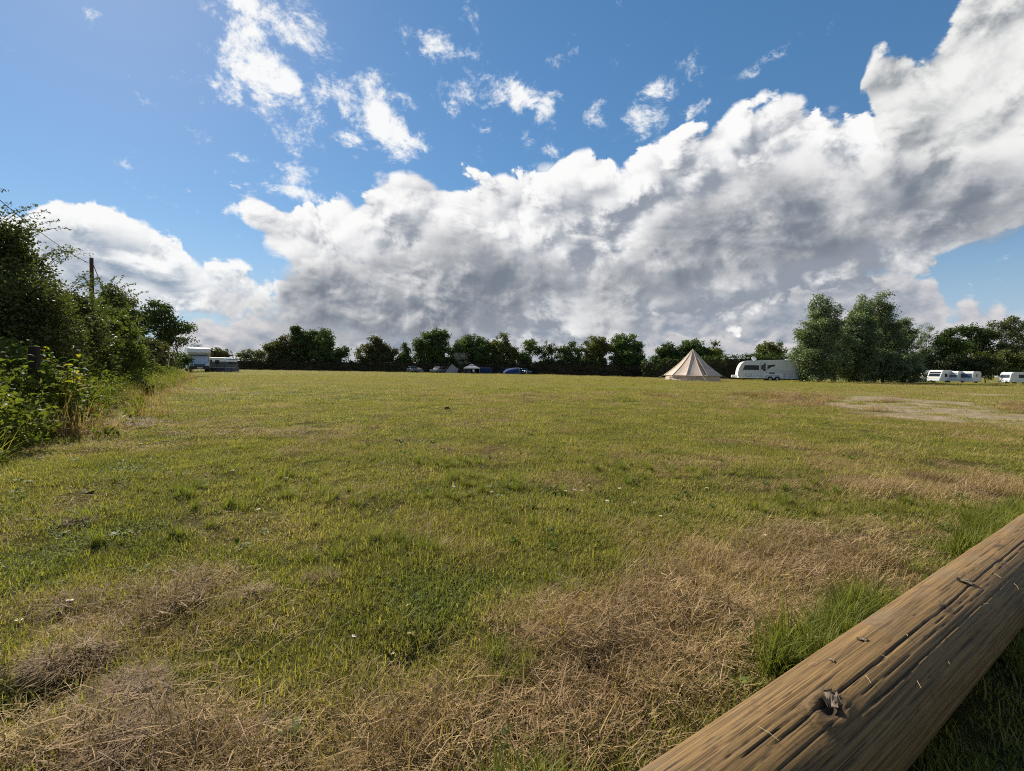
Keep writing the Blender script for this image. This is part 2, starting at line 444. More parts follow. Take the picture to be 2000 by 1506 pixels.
def bark_mat(name, a, b, scale=6):
    m, N = new_mat(name)
    q = N.v('MULTIPLY', objco(N), (1, 1, .2))
    n = N.noise(q, scale, 7, .65)
    out_surf(N, bsdf(N, N.mix(n, a, b), .85, .15, bump(N, n, .8, .03)))
    return m

M = {}
M['bark'] = bark_mat('bark', (.03, .024, .017), (.11, .09, .065))
M['twig'] = bark_mat('twig', (.03, .022, .015), (.085, .06, .04), 14)

# ------------------------------------------------------------------ where the turf is dry, bare, lush
def blob_field(x, y, blobs):
    r = np.zeros_like(np.asarray(x, dtype=float))
    for cx, cy, rx, ry, v in blobs:
        r = r + v * np.exp(-(((x - cx) / rx) ** 2 + ((y - cy) / ry) ** 2))
    return r
def pb(px, py, wx, wy, v):
    """a soft spot on the meadow seen at px,py, wx wide and wy deep in picture terms"""
    c = at(px, py); l = at(px + wx, py); n = at(px, py - wy); f = at(px, min(py + wy, 1900))
    return (c.x, c.y, abs(l.x - c.x), max(.05, (abs(n.y - c.y) + abs(f.y - c.y)) / 2), v)
DRY = [pb(600, 1480, 900, 110, .46), pb(1120, 1230, 190, 80, .78), pb(1450, 1165, 270, 80, .85), pb(1720, 1060, 230, 45, .62), pb(1800, 960, 150, 26, .42),
       pb(1230, 1340, 240, 110, .75), pb(1000, 1420, 280, 80, .42), pb(1600, 1110, 190, 50, .6), pb(400, 1180, 330, 60, .38), pb(130, 1280, 120, 60, .5), pb(500, 1050, 330, 40, .28), pb(930, 880, 200, 14, .35), pb(1500, 905, 420, 20, .22),
       pb(215, 835, 110, 14, .7), pb(180, 880, 120, 20, .4), pb(905, 1085, 55, 22, .5), pb(1950, 950, 90, 22, .6), pb(310, 765, 40, 6, .5), pb(1850, 800, 260, 26, .8), pb(1000, 1000, 900, 60, .12)]
LUSH = [pb(850, 1170, 160, 65, .8), pb(60, 1100, 160, 130, .7), pb(60, 1330, 60, 90, .5), pb(1160, 1350, 60, 60, .6), pb(1830, 1080, 150, 45, .9), pb(1420, 1330, 70, 40, .7), pb(250, 920, 260, 40, .5),
        pb(1150, 990, 260, 30, .4), pb(1850, 1010, 160, 20, .5), pb(700, 1060, 300, 40, .3), pb(1000, 1130, 140, 30, .4), pb(1500, 830, 300, 10, .3), pb(1950, 780, 70, 12, .6)]
MOUNDS = [pb(125, 1170, 55, 26, 0.030), pb(150, 1280, 100, 36, 0.044), pb(250, 1340, 120, 40, 0.032), pb(290, 1440, 130, 50, 0.036), pb(155, 1018, 32, 12, 0.024), pb(630, 1125, 40, 16, 0.020), pb(500, 1158, 50, 14, 0.020),
          pb(910, 1085, 55, 22, 0.020), pb(985, 1190, 45, 26, 0.020), pb(1090, 1230, 130, 50, 0.028), pb(1430, 1160, 150, 40, 0.020), pb(90, 1450, 120, 50, 0.024)]
HOLES = [pb(1165, 1330, 50, 50, -.05), pb(830, 1285, 60, 25, -.04), pb(40, 1370, 60, 40, -.06), pb(250, 1390, 90, 24, -.05)]

LOG_D = Vector((.839, .544, 0)).normalized()
LOG_N = Vector((-.544, .839, 0))
LOG_R = .136
KNOT_S, KNOT_A = 1.156, 19.7
LOG_C = Vector((-.283, .436, LOG_R - .014)) - LOG_N * .024
def log_dist(x, y):
    return (x - LOG_C.x) * LOG_N.x + (y - LOG_C.y) * LOG_N.y     # >0 beyond the log

# the worn track on the right: three strips, as pieces of curve with half-widths
TRACK = [([(1675, 783), (1720, 779), (1780, 773), (1845, 767)], [3.5, 5, 3, 1.4]),
         ([(1675, 786), (1720, 792), (1800, 803), (1880, 815), (1960, 824), (2080, 836)], [4, 9, 13, 15, 16, 17]),
         ([(1800, 795), (1840, 785), (1880, 777), (1930, 770)], [8, 8, 5, 2]),
         ([(1760, 790), (1850, 797), (1930, 810), (2080, 828)], [8, 9, 9, 9])]
TRACK_PTS = []
for pts, hw in TRACK:
    for (a, b), (wa, wb) in zip(zip(pts, pts[1:]), zip(hw, hw[1:])):
        for t in np.linspace(0, 1, 7):
            x, y, w = a[0] + (b[0] - a[0]) * t, a[1] + (b[1] - a[1]) * t, wa + (wb - wa) * t
            c = at(x, y); n = at(x, y - w); f = at(x, y + w)
            TRACK_PTS.append((c.x, c.y, max(.3, abs(n.y - f.y) * .34)))
TRACK_PTS = np.array(TRACK_PTS)
TONGUES = [pb(1985, 781, 95, 13, 2.2), pb(1830, 780, 32, 4, 1.2), pb(1790, 806, 60, 3, .5), pb(1900, 806, 70, 3, .5), pb(1720, 786, 40, 2.5, .4)]
def track_mask(x, y):
    x = np.asarray(x, float); y = np.asarray(y, float)
    r = np.full(x.shape, 9.0)
    for tx, ty, w in TRACK_PTS:
        r = np.minimum(r, np.hypot((x - tx) / (w * 1.3), (y - ty) / w))
    edge = (fnoise(x, y, 2.2, 5) - .5) * 1.2 + (fnoise(x, y, .5, 6) - .5) * .5
    return np.clip(1.25 - (r + edge) - blob_field(x, y, TONGUES), 0, 1)

def dry_at(x, y):
    d = blob_field(x, y, DRY) - blob_field(x, y, LUSH) * .62
    d = d + (fnoise(x, y, .5, 1) - .5) * .8 + (fnoise(x, y, 4.0, 2) - .5) * .7 + .27
    ld = log_dist(x, y)
    d = d - .5 * np.exp(-((ld - .25) / .14) ** 2) * (fnoise(x, y, .35, 4) > .52)
    return np.clip(d, 0, 1)
def gz(x, y):
    r = np.hypot(x, y)
    near = np.exp(-(r / 14.0) ** 2)
    z = gz0(x, y) + near * ((fnoise(x, y, .45, 8) - .5) * .036 + (fnoise(x, y, 1.7, 9) - .5) * .07)
    z = z + near * (np.maximum(blob_field(x, y, MOUNDS), 0) + blob_field(x, y, HOLES)) * (.6 + .8 * fnoise(x, y, .13, 12))
    # no lumps pushing through the log
    ld = np.abs(log_dist(x, y))
    k = np.clip((ld - .1) / .15, 0, 1)
    return z * k + np.minimum(z, 0) * (1 - k)

# ------------------------------------------------------------------ ground: one sheet out to the horizon
def make_ground():
    rad = np.concatenate([[0.0], np.geomspace(.25, 9, 190), np.geomspace(9.2, 120, 120), np.geomspace(126, 1600, 24)])
    th_front = np.linspace(-1.15, 1.15, 420)
    th_back = np.linspace(1.15, 2 * PI - 1.15, 60)[1:-1]
    th = np.concatenate([th_front, th_back])
    R, T = np.meshgrid(rad[1:], th, indexing='ij')
    X, Y = R * np.sin(T), R * np.cos(T)
    Z = gz(X, Y)
    V = np.stack([X, Y, Z], -1).reshape(-1, 3)
    nr, nt = R.shape
    idx = np.arange(nr * nt).reshape(nr, nt)
    a, b = idx[:-1], idx[1:]
    F = np.stack([a, b, np.roll(b, -1, 1), np.roll(a, -1, 1)], -1).reshape(-1, 4)
    F = F[:, ::-1]
    V = np.vstack([V, [[0, 0, float(gz(np.array(0.), np.array(0.)))]]])
    c = len(V) - 1
    cap = np.stack([idx[0], np.roll(idx[0], -1), np.full(nt, c), np.full(nt, c)], -1)
    dry = dry_at(V[:, 0], V[:, 1])
    trk = track_mask(V[:, 0], V[:, 1])
    lush = np.clip(blob_field(V[:, 0], V[:, 1], LUSH), 0, 1)
    Fall = F.tolist() + [[int(p), int(q), c] for p, q in zip(np.roll(idx[0], -1), idx[0])]
    m, N = new_mat('meadow_soil')
    P = posn(N)
    A = lambda nm: N.n('ShaderNodeAttribute', attribute_name=nm).outputs['Fac']
    n1 = N.noise(P, 60, 5, .65); n2 = N.noise(P, 2.2, 5, .6); n3 = N.noise(N.v('MULTIPLY', P, (.35, 1, 1)), .35, 4, .55); n4 = N.noise(P, 9.0, 4, .6)
    far = N.mapr(N.v('LENGTH', P), 4.0, 30.0)
    d = N.m('ADD', A('dry'), N.m('MULTIPLY', N.m('SUBTRACT', n4, .5), .9))
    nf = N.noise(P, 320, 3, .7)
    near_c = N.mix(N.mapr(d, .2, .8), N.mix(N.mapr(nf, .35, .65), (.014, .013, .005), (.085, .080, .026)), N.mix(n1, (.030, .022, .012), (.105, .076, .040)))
    far_c = N.mix(N.mapr(n2, .35, .7), (.095, .105, .030), (.15, .14, .045))
    far_c = N.mix(N.mapr(n3, .4, .65, 0, .55), far_c, (.175, .15, .065))
    col = N.mix(far, near_c, far_c)
    soil = N.mix(N.mapr(N.m('ADD', N.m('MULTIPLY', n2, .6), N.m('MULTIPLY', n4, .4)), .42, .62), N.mix(n1, (.19, .138, .098), (.31, .235, .17)), (.12, .115, .05))
    tm = N.mapr(N.m('ADD', A('track'), N.m('MULTIPLY', N.m('SUBTRACT', n4, .5), 1.1)), .25, .75)
    col = N.mix(tm, col, soil)
    h = N.m('ADD', N.m('MULTIPLY', n1, .4), n4)
    out_surf(N, bsdf(N, col, 1.0, .0, bump(N, h, .7, .04)))
    me = mesh_np('ground', V, Fall, m, True, {'dry': dry, 'track': trk, 'lush': lush})
    o = obj('ground', me)
    tag(o, 'wide flat mown meadow with dry and green patches', None, None, 'structure')
    return o
ground = make_ground()

# ------------------------------------------------------------------ grass
def blades(n, area, h, w, lean, curl, seg=3, seed=0, flat=0.0, taper=True, lsd=.5):
    """n grass blades rooted in a disc; returns V, F, tint"""
    r = np.random.default_rng(seed)
    ang = r.uniform(0, 2 * PI, n); rad = area * np.sqrt(r.uniform(0, 1, n))
    root = np.stack([rad * np.cos(ang), rad * np.sin(ang), np.zeros(n)], -1)
    H = h * r.uniform(.45, 1.25, n); Wd = w * r.uniform(.6, 1.3, n)
    az = r.uniform(0, 2 * PI, n); ln = np.abs(r.normal(lean, lean * lsd, n)); cu = r.normal(curl, curl * .6 + .05, n)
    side = np.stack([-np.sin(az), np.cos(az), np.zeros(n)], -1)
    fwd = np.stack([np.cos(az), np.sin(az), np.zeros(n)], -1)
    P = root.copy(); P[:, 2] += flat * r.uniform(0, 1, n)
    V = []; tilt = ln.copy()
    tw = r.uniform(-.8, .8, n)
    for k in range(seg + 1):
        f = k / seg
        wk = Wd * (1 - f ** 1.6) if taper else Wd * np.where(f < 1, 1, .4)
        s = side * np.cos(tw * f)[:, None] + np.array([0, 0, 1]) * (np.sin(tw * f) * .4)[:, None]
        if k < seg:
            V.append(P - s * wk[:, None] / 2); V.append(P + s * wk[:, None] / 2)
        else:
            V.append(P)
        st = H / seg
        P = P + (fwd * np.sin(tilt)[:, None] + np.array([0, 0, 1]) * np.cos(tilt)[:, None]) * st[:, None]
        tilt = tilt + cu / seg
    nv = 2 * seg + 1
    V = np.stack(V, 1).reshape(-1, 3)
    F3 = []
    b = np.arange(n) * nv
    for k in range(seg - 1):
        i = b + 2 * k
        F3.append(np.stack([i, i + 1, i + 3], -1)); F3.append(np.stack([i, i + 3, i + 2], -1))
    i = b + 2 * (seg - 1)
    F3.append(np.stack([i, i + 1, i + 2], -1))
    F = np.concatenate(F3)
    V[:, 2] = np.maximum(V[:, 2], .002)
    tint = np.repeat(r.uniform(0, 1, n), nv)
    return V, F, tint

def join(parts):
    Vs, Fs, Ts, o = [], [], [], 0
    for V, F, T in parts:
        Vs.append(V); Fs.append(F + o); Ts.append(T); o += len(V)
    return np.concatenate(Vs), np.concatenate(Fs), np.concatenate(Ts)

M['turf'] = leaf_mat('turf_blade', (0.1274, 0.1242, 0.0344), (0.2761, 0.2406, 0.069), (0.4248, 0.3172, 0.1916), trans=.42, rough=.6, spec=.10, pos_scale=.9)
M['lush'] = leaf_mat('lush_blade', (0.0795, 0.0979, 0.0237), (0.1917, 0.1944, 0.044), (0.2876, 0.2383, 0.0847), trans=.42, rough=.6, spec=.12, pos_scale=.9)
M['straw'] = leaf_mat('straw_blade', (0.1771, 0.1201, 0.0557), (0.4048, 0.2846, 0.1328), (0.5946, 0.4554, 0.253), trans=.22, rough=.7, spec=.10, pos_scale=1.5)
M['thatch'] = leaf_mat('thatch_blade', (0.0978, 0.0633, 0.0322), (0.2702, 0.1782, 0.0897), (0.414, 0.299, 0.1667), trans=.15, rough=.7, spec=.15, pos_scale=2)
M['herb'] = leaf_mat('herb_leaf', (.048, .078, .015), (.11, .145, .024), (.17, .17, .03), trans=.4, rough=.6, spec=.12, pos_scale=2)

def broad(n, area, L, w, seed):
    """low broad leaves (clover, plantain) pointing out and up"""
    r = np.random.default_rng(seed)
    V, F, T = [], [], []
    for i in range(n):
        a = r.uniform(0, 2 * PI); p = np.array([area * r.uniform(0, 1) ** .5 * math.cos(r.uniform(0, 6.28)), area * r.uniform(-1, 1), r.uniform(.005, .03)])
        l = L * r.uniform(.6, 1.2); e = r.uniform(.1, .9)
        d = np.array([math.cos(a) * math.cos(e), math.sin(a) * math.cos(e), math.sin(e)]); s = np.array([-math.sin(a), math.cos(a), 0]) * w * r.uniform(.7, 1.2) / 2
        up = np.array([0, 0, -.12 * l])
        o = len(V)
        V += [p, p + d * l * .4 + s, p + d * l * .4 - s, p + d * l * .75 + s * .8 + up, p + d * l * .75 - s * .8 + up, p + d * l + up * 2]
        F += [[o, o + 1, o + 2], [o + 1, o + 3, o + 2], [o + 2, o + 3, o + 4], [o + 4, o + 3, o + 5]]
        T += [r.uniform(0, 1)] * 6
    V = np.array(V); V[:, 2] = np.maximum(V[:, 2], .003)
    return V, np.array(F), np.array(T)

TPL = bpy.data.collections.new('grass_templates')          # never linked to the scene: only instanced
TPL_N = []
def template(name, part, mat):
    V, F, T = part
    me = mesh_np(name, V, F, mat, False, {'tint': T})
    o = bpy.data.objects.new('%03d_%s' % (len(TPL_N), name), me)
    TPL.objects.link(o); TPL_N.append(name)
    return len(TPL_N) - 1

K = {}
K['turf'] = [template('turf', join([blades(230, .17, .036, .0037, .45, .7, 3, 10 + i), blades(50, .17, .052, .0040, .3, .6, 3, 20 + i)]), M['turf']) for i in range(3)]
K['lush'] = [template('lush', join([blades(210, .16, .046, .0043, .4, .8, 3, 30 + i)]), M['lush']) for i in range(3)]
K['clover'] = [template('clover', broad(30, .13, .020, .015, 33 + i), M['herb']) for i in range(2)]
K['straw'] = [template('straw', join([blades(110, .12, .105, .0032, .45, .9, 4, 40 + i), blades(60, .16, .12, .0030, 1.1, .5, 3, 45 + i, flat=.04)]), M['straw']) for i in range(3)]
K['thatch'] = [template('thatch', join([blades(230, .16, .075, .0028, 1.3, .3, 3, 50 + i, flat=.045, lsd=.3), blades(40, .16, .12, .0026, 1.35, .1, 3, 55 + i, flat=.05)]), M['thatch']) for i in range(3)]
K['dryturf'] = [template('dryturf', join([blades(130, .16, .035, .0028, .6, .8, 3, 60 + i), blades(50, .16, .08, .0022, 1.2, .3, 3, 65 + i, flat=.02)]), M['straw']) for i in range(3)]
K['tuft'] = [template('tuft', join([blades(70, .045, .20, .0055, .3, .9, 5, 70 + i), blades(30, .06, .14, .005, .7, .8, 4, 75 + i)]), M['lush']) for i in range(3)]
K['herb'] = [template('herb', broad(14, .05, .075, .04, 80 + i), M['herb']) for i in range(2)]
K['stalk'] = [template('stalk', blades(3, .03, .24, .0028, 1.0, .4, 5, 90 + i, flat=.05), M['straw']) for i in range(3)]
# wide, coarse patches for the far meadow
K['farturf'] = [template('farturf', blades(420, .9, .075, .012, .5, .7, 2, 100 + i), M['turf']) for i in range(3)]
K['fardry'] = [template('fardry', blades(300, .9, .075, .010, .6, .7, 2, 110 + i), M['straw']) for i in range(2)]

def wedge(n, r0, r1, seed, half=.92):
    r = np.random.default_rng(seed)
    rr = np.sqrt(r.uniform(r0 * r0, r1 * r1, n)); th = r.uniform(-half, half, n)
    return rr * np.sin(th), rr * np.cos(th), r

PTS = {'p': [], 'i': [], 's': [], 'r': [], 'z': []}
BIRD = at(287, 776)
def put(x, y, kind, scale, seed, zs=None, tilt=0.0):
    r = np.random.default_rng(seed)
    if kind in ('tuft', 'straw'):
        f = np.clip(-((x - BIRD.x) * BIRD.x + (y - BIRD.y) * BIRD.y) / BIRD.length, 0, 1.8) / BIRD.length
        k = np.hypot(x - BIRD.x * (1 - f), y - BIRD.y * (1 - f)) > .42
        x, y = x[k], y[k]
    n = len(x)
    if n == 0: return
    z = gz(x, y) - .004
    PTS['p'].append(np.stack([x, y, z], -1)); PTS['i'].append(r.choice(K[kind], n))
    s = scale * r.uniform(.8, 1.25, n); PTS['s'].append(s); PTS['z'].append(s * (1 if zs is None else zs) * r.uniform(.8, 1.2, n))
    yaw = r.uniform(0, 2 * PI, n); e = .06
    sx = (gz(x + e, y) - gz(x - e, y)) / (2 * e); sy = (gz(x, y + e) - gz(x, y - e)) / (2 * e)
    lx = np.cos(yaw) * sx + np.sin(yaw) * sy; ly = -np.sin(yaw) * sx + np.cos(yaw) * sy
    PTS['r'].append(np.stack([np.arctan(ly) + r.normal(0, .06 + tilt, n), -np.arctan(lx) + r.normal(0, .06 + tilt, n), yaw], -1))

def clear(x, y):
    """keep blades out of the log and off the bare track"""
    ld = log_dist(x, y)
    along = (x - LOG_C.x) * LOG_D.x + (y - LOG_C.y) * LOG_D.y
    return ~((np.abs(ld) < LOG_R * 1.05) & (along > -1.6) & (along < 5.2))

def scatter_ring(r0, r1, dens, scale, seed, zs=1.0):
    area = .92 * (r1 * r1 - r0 * r0)
    x, y, r = wedge(int(area * dens), r0, r1, seed)
    ok = clear(x, y); x, y = x[ok], y[ok]
    d = dry_at(x, y); t = track_mask(x, y); lu = blob_field(x, y, LUSH) * .75
    u = r.uniform(0, 1, len(x))
    bare = (t > .35) & (u < .80 + .19 * (fnoise(x, y, 1.2, 26) > .45))
    strong = (d > .62) & ~bare
    mid = (d > .30) & (d <= .62) & ~bare
    green = (d <= .30) & ~bare
    isl = green & (lu > .35)
    put(x[isl], y[isl], 'lush', scale, seed + 1, zs); c_ = isl & (u < .4); put(x[c_], y[c_], 'clover', scale * .8, seed + 9, zs)
    g = green & ~isl
    put(x[g & (u < .8)], y[g & (u < .8)], 'turf', scale, seed + 2, zs); put(x[g & (u >= .8)], y[g & (u >= .8)], 'lush', scale, seed + 3, zs)
    put(x[mid & (u < .42)], y[mid & (u < .42)], 'turf', scale, seed + 4, zs); put(x[mid & (u >= .42)], y[mid & (u >= .42)], 'dryturf', scale, seed + 5, zs)
    st = strong & (u < .38); th = strong & (u >= .38) & (u < .80)
    put(x[st], y[st], 'straw', scale * .95, seed + 6, zs); put(x[th], y[th], 'thatch', scale, seed + 7, zs, .15); put(x[strong & (u >= .80)], y[strong & (u >= .80)], 'turf', scale * .9, seed + 8, zs * 1.15)

scatter_ring(.55, 3.2, 125, .95, 1000, .9)
scatter_ring(3.2, 7.0, 66, 1.05, 1100, .78)
scatter_ring(7.0, 14.0, 30, 1.5, 1200, .66)
scatter_ring(14.0, 26.0, 9, 2.3, 1300, .58)
def scatter_far(r0, r1, dens, scale, seed, zs):
    area = .92 * (r1 * r1 - r0 * r0)
    x, y, r = wedge(int(area * dens), r0, r1, seed)
    d = fnoise(x, y * 2.2, 9, 3) + .5 * blob_field(x, y, DRY); t = track_mask(x, y); u = r.uniform(0, 1, len(x))
    ok = (t < .3) & (y < 116)
    a = ok & (u + (d - .5) * 1.3 > .62)
    put(x[a], y[a], 'fardry', scale, seed + 1, zs); put(x[ok & ~a], y[ok & ~a], 'farturf', scale, seed + 2, zs)
scatter_far(22, 50, 1.5, 1.0, 1400, .7)
scatter_far(50, 118, .45, 1.9, 1500, .45)
x, y, r = wedge(420, .9, 2.8, 1590); ok = clear(x, y) & (dry_at(x, y) > .35); put(x[ok], y[ok], 'dryturf', .9, 1591)
# tufts, herbs and loose stalks near the camera
x, y, r = wedge(900, .9, 5.0, 1600); ok = clear(x, y) & (dry_at(x, y) < .6) & (fnoise(x, y, .5, 21) > .60); put(x[ok], y[ok], 'tuft', .55, 1601)
x, y, r = wedge(420, .9, 7.0, 1610); ok = clear(x, y) & (fnoise(x, y, .8, 22) > .5); put(x[ok], y[ok], 'herb', .55, 1611)
x, y, r = wedge(900, .8, 6.0, 1620); ok = clear(x, y) & (dry_at(x, y) > .22); put(x[ok], y[ok], 'stalk', .8, 1621)
# long green grass hard against the log, and in its shade
t = np.random.default_rng(5).uniform(.5, 5.0, 260); o = np.random.default_rng(6).normal(.24, .06, 260)
gx, gy = LOG_C.x + LOG_D.x * t + LOG_N.x * o, LOG_C.y + LOG_D.y * t + LOG_N.y * o
ok = clear(gx, gy) & (fnoise(gx, gy, .55, 31) > np.where(t > 1.5, .42, .66)); put(gx[ok], gy[ok], 'tuft', .8, 1631, tilt=.1)
t = np.random.default_rng(8).uniform(-.4, 4.0, 120); o = np.random.default_rng(9).uniform(-.9, -.17, 120)
gx, gy = LOG_C.x + LOG_D.x * t + LOG_N.x * o, LOG_C.y + LOG_D.y * t + LOG_N.y * o
ok = clear(gx, gy); put(gx[ok], gy[ok], 'tuft', .45, 1641, tilt=.2); put(gx[ok][:50], gy[ok][:50], 'stalk', .9, 1642)
# rough growth along the foot of the left hedge
HA, HB = at(0, 862), at(342, 742)
hd = (HB - HA); hl = hd.length; hd = hd.normalized(); hn = Vector((hd.y, -hd.x, 0))      # hn points to the meadow
rr = np.random.default_rng(40)
n = 1900; t = rr.uniform(-3, hl + 4, n); o = rr.normal(-.2, .38, n) - .2
gx, gy = HA.x + hd.x * t + hn.x * o, HA.y + hd.y * t + hn.y * o
put(gx, gy, 'tuft', 1.9, 1650, 1.3, .1)
n = 130; t = rr.uniform(0, hl + 4, n); o = rr.normal(.1, .5, n)
gx, gy = HA.x + hd.x * t + hn.x * o, HA.y + hd.y * t + hn.y * o
put(gx, gy, 'straw', 2.4, 1651, 1.6, .1)

def make_grass():
    P = np.concatenate(PTS['p']); n = len(P)
    me = bpy.data.meshes.new('grass')
    me.vertices.add(n); me.vertices.foreach_set('co', P.astype(np.float32).ravel())
    a = me.attributes.new('pick', 'INT', 'POINT'); a.data.foreach_set('value', np.concatenate(PTS['i']).astype(np.int32))
    s = np.concatenate(PTS['s']); z = np.concatenate(PTS['z'])
    a = me.attributes.new('size', 'FLOAT_VECTOR', 'POINT'); a.data.foreach_set('vector', np.stack([s, s, z], -1).astype(np.float32).ravel())
    a = me.attributes.new('turn', 'FLOAT_VECTOR', 'POINT'); a.data.foreach_set('vector', np.concatenate(PTS['r']).astype(np.float32).ravel())
    o = obj('grass', me)
    ng = bpy.data.node_groups.new('scatter_grass', 'GeometryNodeTree')
    ng.interface.new_socket('Geometry', in_out='INPUT', socket_type='NodeSocketGeometry')
    ng.interface.new_socket('Geometry', in_out='OUTPUT', socket_type='NodeSocketGeometry')
    N = ng.nodes; L = ng.links
    gi, go = N.new('NodeGroupInput'), N.new('NodeGroupOutput')
    iop = N.new('GeometryNodeInstanceOnPoints'); ci = N.new('GeometryNodeCollectionInfo')
    ci.inputs['Collection'].default_value = TPL; ci.inputs['Separate Children'].default_value = True; ci.inputs['Reset Children'].default_value = True
    def attr(nm, ty):
        q = N.new('GeometryNodeInputNamedAttribute'); q.data_type = ty; q.inputs['Name'].default_value = nm; return q.outputs['Attribute']
    L.new(gi.outputs[0], iop.inputs['Points']); L.new(ci.outputs[0], iop.inputs['Instance'])
    iop.inputs['Pick Instance'].default_value = True
    L.new(attr('pick', 'INT'), iop.inputs['Instance Index'])
    e2r = N.new('FunctionNodeEulerToRotation'); L.new(attr('turn', 'FLOAT_VECTOR'), e2r.inputs[0]); L.new(e2r.outputs[0], iop.inputs['Rotation'])
    L.new(attr('size', 'FLOAT_VECTOR'), iop.inputs['Scale'])
    L.new(iop.outputs[0], go.inputs[0])
    md = o.modifiers.new('scatter', 'NODES'); md.node_group = ng
    tag(o, 'short mown grass mixed with dry straw and cut thatch', None, None, 'stuff')
    print('GRASS instances', n)
make_grass()

# ------------------------------------------------------------------ log rail lying along the edge of the meadow
def make_log():
    L0, L1 = -1.3, 5.0
    ns, nt = 620, 300
    s = np.concatenate([np.linspace(L0, -.2, 60)[:-1], np.linspace(-.2, 2.6, 440), np.linspace(2.6, L1, 122)[1:]])
    ns = len(s)
    th = np.linspace(0, 2 * PI, nt, endpoint=False)
    S, T = np.meshgrid(s, th, indexing='ij')
    r = np.random.default_rng(12)
    R = LOG_R * (1 + .025 * (fnoise(S, T * 0 + 3, .9, 3) - .5))
    c1 = T / (2 * PI) * 40
    # ridged grain running along the log
    per = lambda a, sc, sd: fnoise(S * sc, c1 * a, 1.0, sd, 3)
    R = R + .0035 * (fnoise(S * 1.2, np.cos(T) * 2, .5, 14) - .5) + .0010 * (per(1.6, 1.1, 15) - .5) + .0008 * (per(5.0, 2.0, 16) - .5)
    crack = np.zeros_like(R)
    # long drying checks: angle measured from straight up, plus towards the camera side
    lines = [(-38, -.3, 3.6, 2.45, 0.0080), (-20, .2, 1.5, 1.58, 0.0056), (-8, .5, 4.5, 1.87, 0.0080), (7, -.4, 1.1, 2.30, 0.0096), (14, .9, 3.8, 3.02, 0.0128), (27, .1, 2.4, 1.73, 0.0072), (36, 1.2, 4.8, 2.45, 0.0104),
             (44, -.5, 1.6, 2.59, 0.0104), (55, .5, 3.2, 2.16, 0.0088), (66, .0, 4.5, 2.45, 0.0096), (80, .3, 2.0, 1.87, 0.0080), (93, .6, 3.8, 2.30, 0.0096), (-52, .6, 2.4, 1.58, 0.0064), (20, 2.2, 4.8, 1.73, 0.0072), (2, 1.8, 3.2, 1.44, 0.0056), (33, .45, .95, 1.44, 0.0056)]
    extra = [(r.uniform(-75, 110), r.uniform(-.3, 3), 0, r.uniform(.9, 1.5), r.uniform(.002, .005)) for _ in range(120)]
    lines += [(a, b, b + r.uniform(.25, 1.1), w, d) for a, b, _, w, d in extra]
    for k, (ang, a, b, wmm, dep) in enumerate(lines):
        tc = math.radians(90 + ang) + .05 * (fnoise(S, S * 0 + k * 7, .5, 40 + k, 4) - .5) * 2 + .012 * (fnoise(S, S * 0 + k * 3, .05, 80 + k, 2) - .5)
        # the grain swings round the knot
        env = np.clip((S - a) / .12, 0, 1) * np.clip((b - S) / .12, 0, 1) * (.55 + .9 * fnoise(S, S * 0 + k, .2, 60 + k))
        w = wmm * .6 / 1000 / LOG_R
        g = np.exp(-((T - tc) / w) ** 2) * np.clip(env, 0, 1)
        R = R - dep * .55 * g; crack = np.maximum(crack, g)
    # knot with a sunken, split centre
    KS, KT = KNOT_S, math.radians(90 + KNOT_A)
    kd = np.hypot((S - KS) / .045, (T - KT) * LOG_R / .026)
    R = R + .007 * np.exp(-((kd - 1.1) / .5) ** 2) - .010 * np.exp(-(kd / .55) ** 2)
    crack = np.maximum(crack, .8 * np.exp(-(kd / .6) ** 2))
    ks = [(KS, KT, .045, .026)] + [(r.uniform(0, 3.6), math.radians(90 + r.uniform(-60, 90)), .02, .012) for _ in range(7)]
    knot = np.zeros_like(R)
    for a, b, sa, sb in ks:
        q = np.hypot((S - a) / sa, (T - b) * LOG_R / sb); knot = np.maximum(knot, np.exp(-(q / 1.3) ** 2))
        if sa < .03: R = R + .002 * np.exp(-((q - .9) / .4) ** 2)
    # T: 0 = beyond the log, 90 deg = up, 180 = towards the camera side
    X = np.cos(T) * R; Z = np.sin(T) * R
    V = np.stack([S, X, Z], -1).reshape(-1, 3)
    idx = np.arange(ns * nt).reshape(ns, nt)
    a, b = idx[:-1], idx[1:]
    F = np.stack([a, b, np.roll(b, -1, 1), np.roll(a, -1, 1)], -1).reshape(-1, 4)
    Fl = F.tolist() + [idx[0].tolist(), idx[-1][::-1].tolist()]
    m, N = new_mat('weathered_timber')
    P = objco(N)
    A = lambda nm: N.n('ShaderNodeAttribute', attribute_name=nm).outputs['Fac']
    kn = A('knot')
    q = N.v('ADD', N.v('MULTIPLY', P, (.05, 1, 1)), N.v('SCALE', N.comb(0, 1, 1), scale=N.m('MULTIPLY', kn, .02)))
    q1 = N.v('MULTIPLY', q, (.28, 1, 1)); g1 = N.noise(q1, 250, 7, .62, dist=.12); g2 = N.noise(N.v('MULTIPLY', q, (.5, 1, 1)), 80, 5, .6, dist=.4); g3 = N.noise(P, 5, 5, .6); g4 = N.noise(P, 90, 4, .6)
    c = N.mix(N.mapr(g2, .32, .68), (.058, .034, .011), (.140, .084, .030))
    c = N.mix(N.mapr(g1, .42, .66, 0, .8), c, (.200, .122, .044))
    c = N.mix(N.mapr(g1, .48, .30, 0, .65), c, (.030, .018, .008))
    grey = N.m('MULTIPLY', N.mapr(g3, .47, .64), N.mapr(N.sep(P)[1], -.05, .10, .08, .55))
    c = N.mix(grey, c, N.mix(g1, (.060, .045, .027), (.165, .128, .078)))
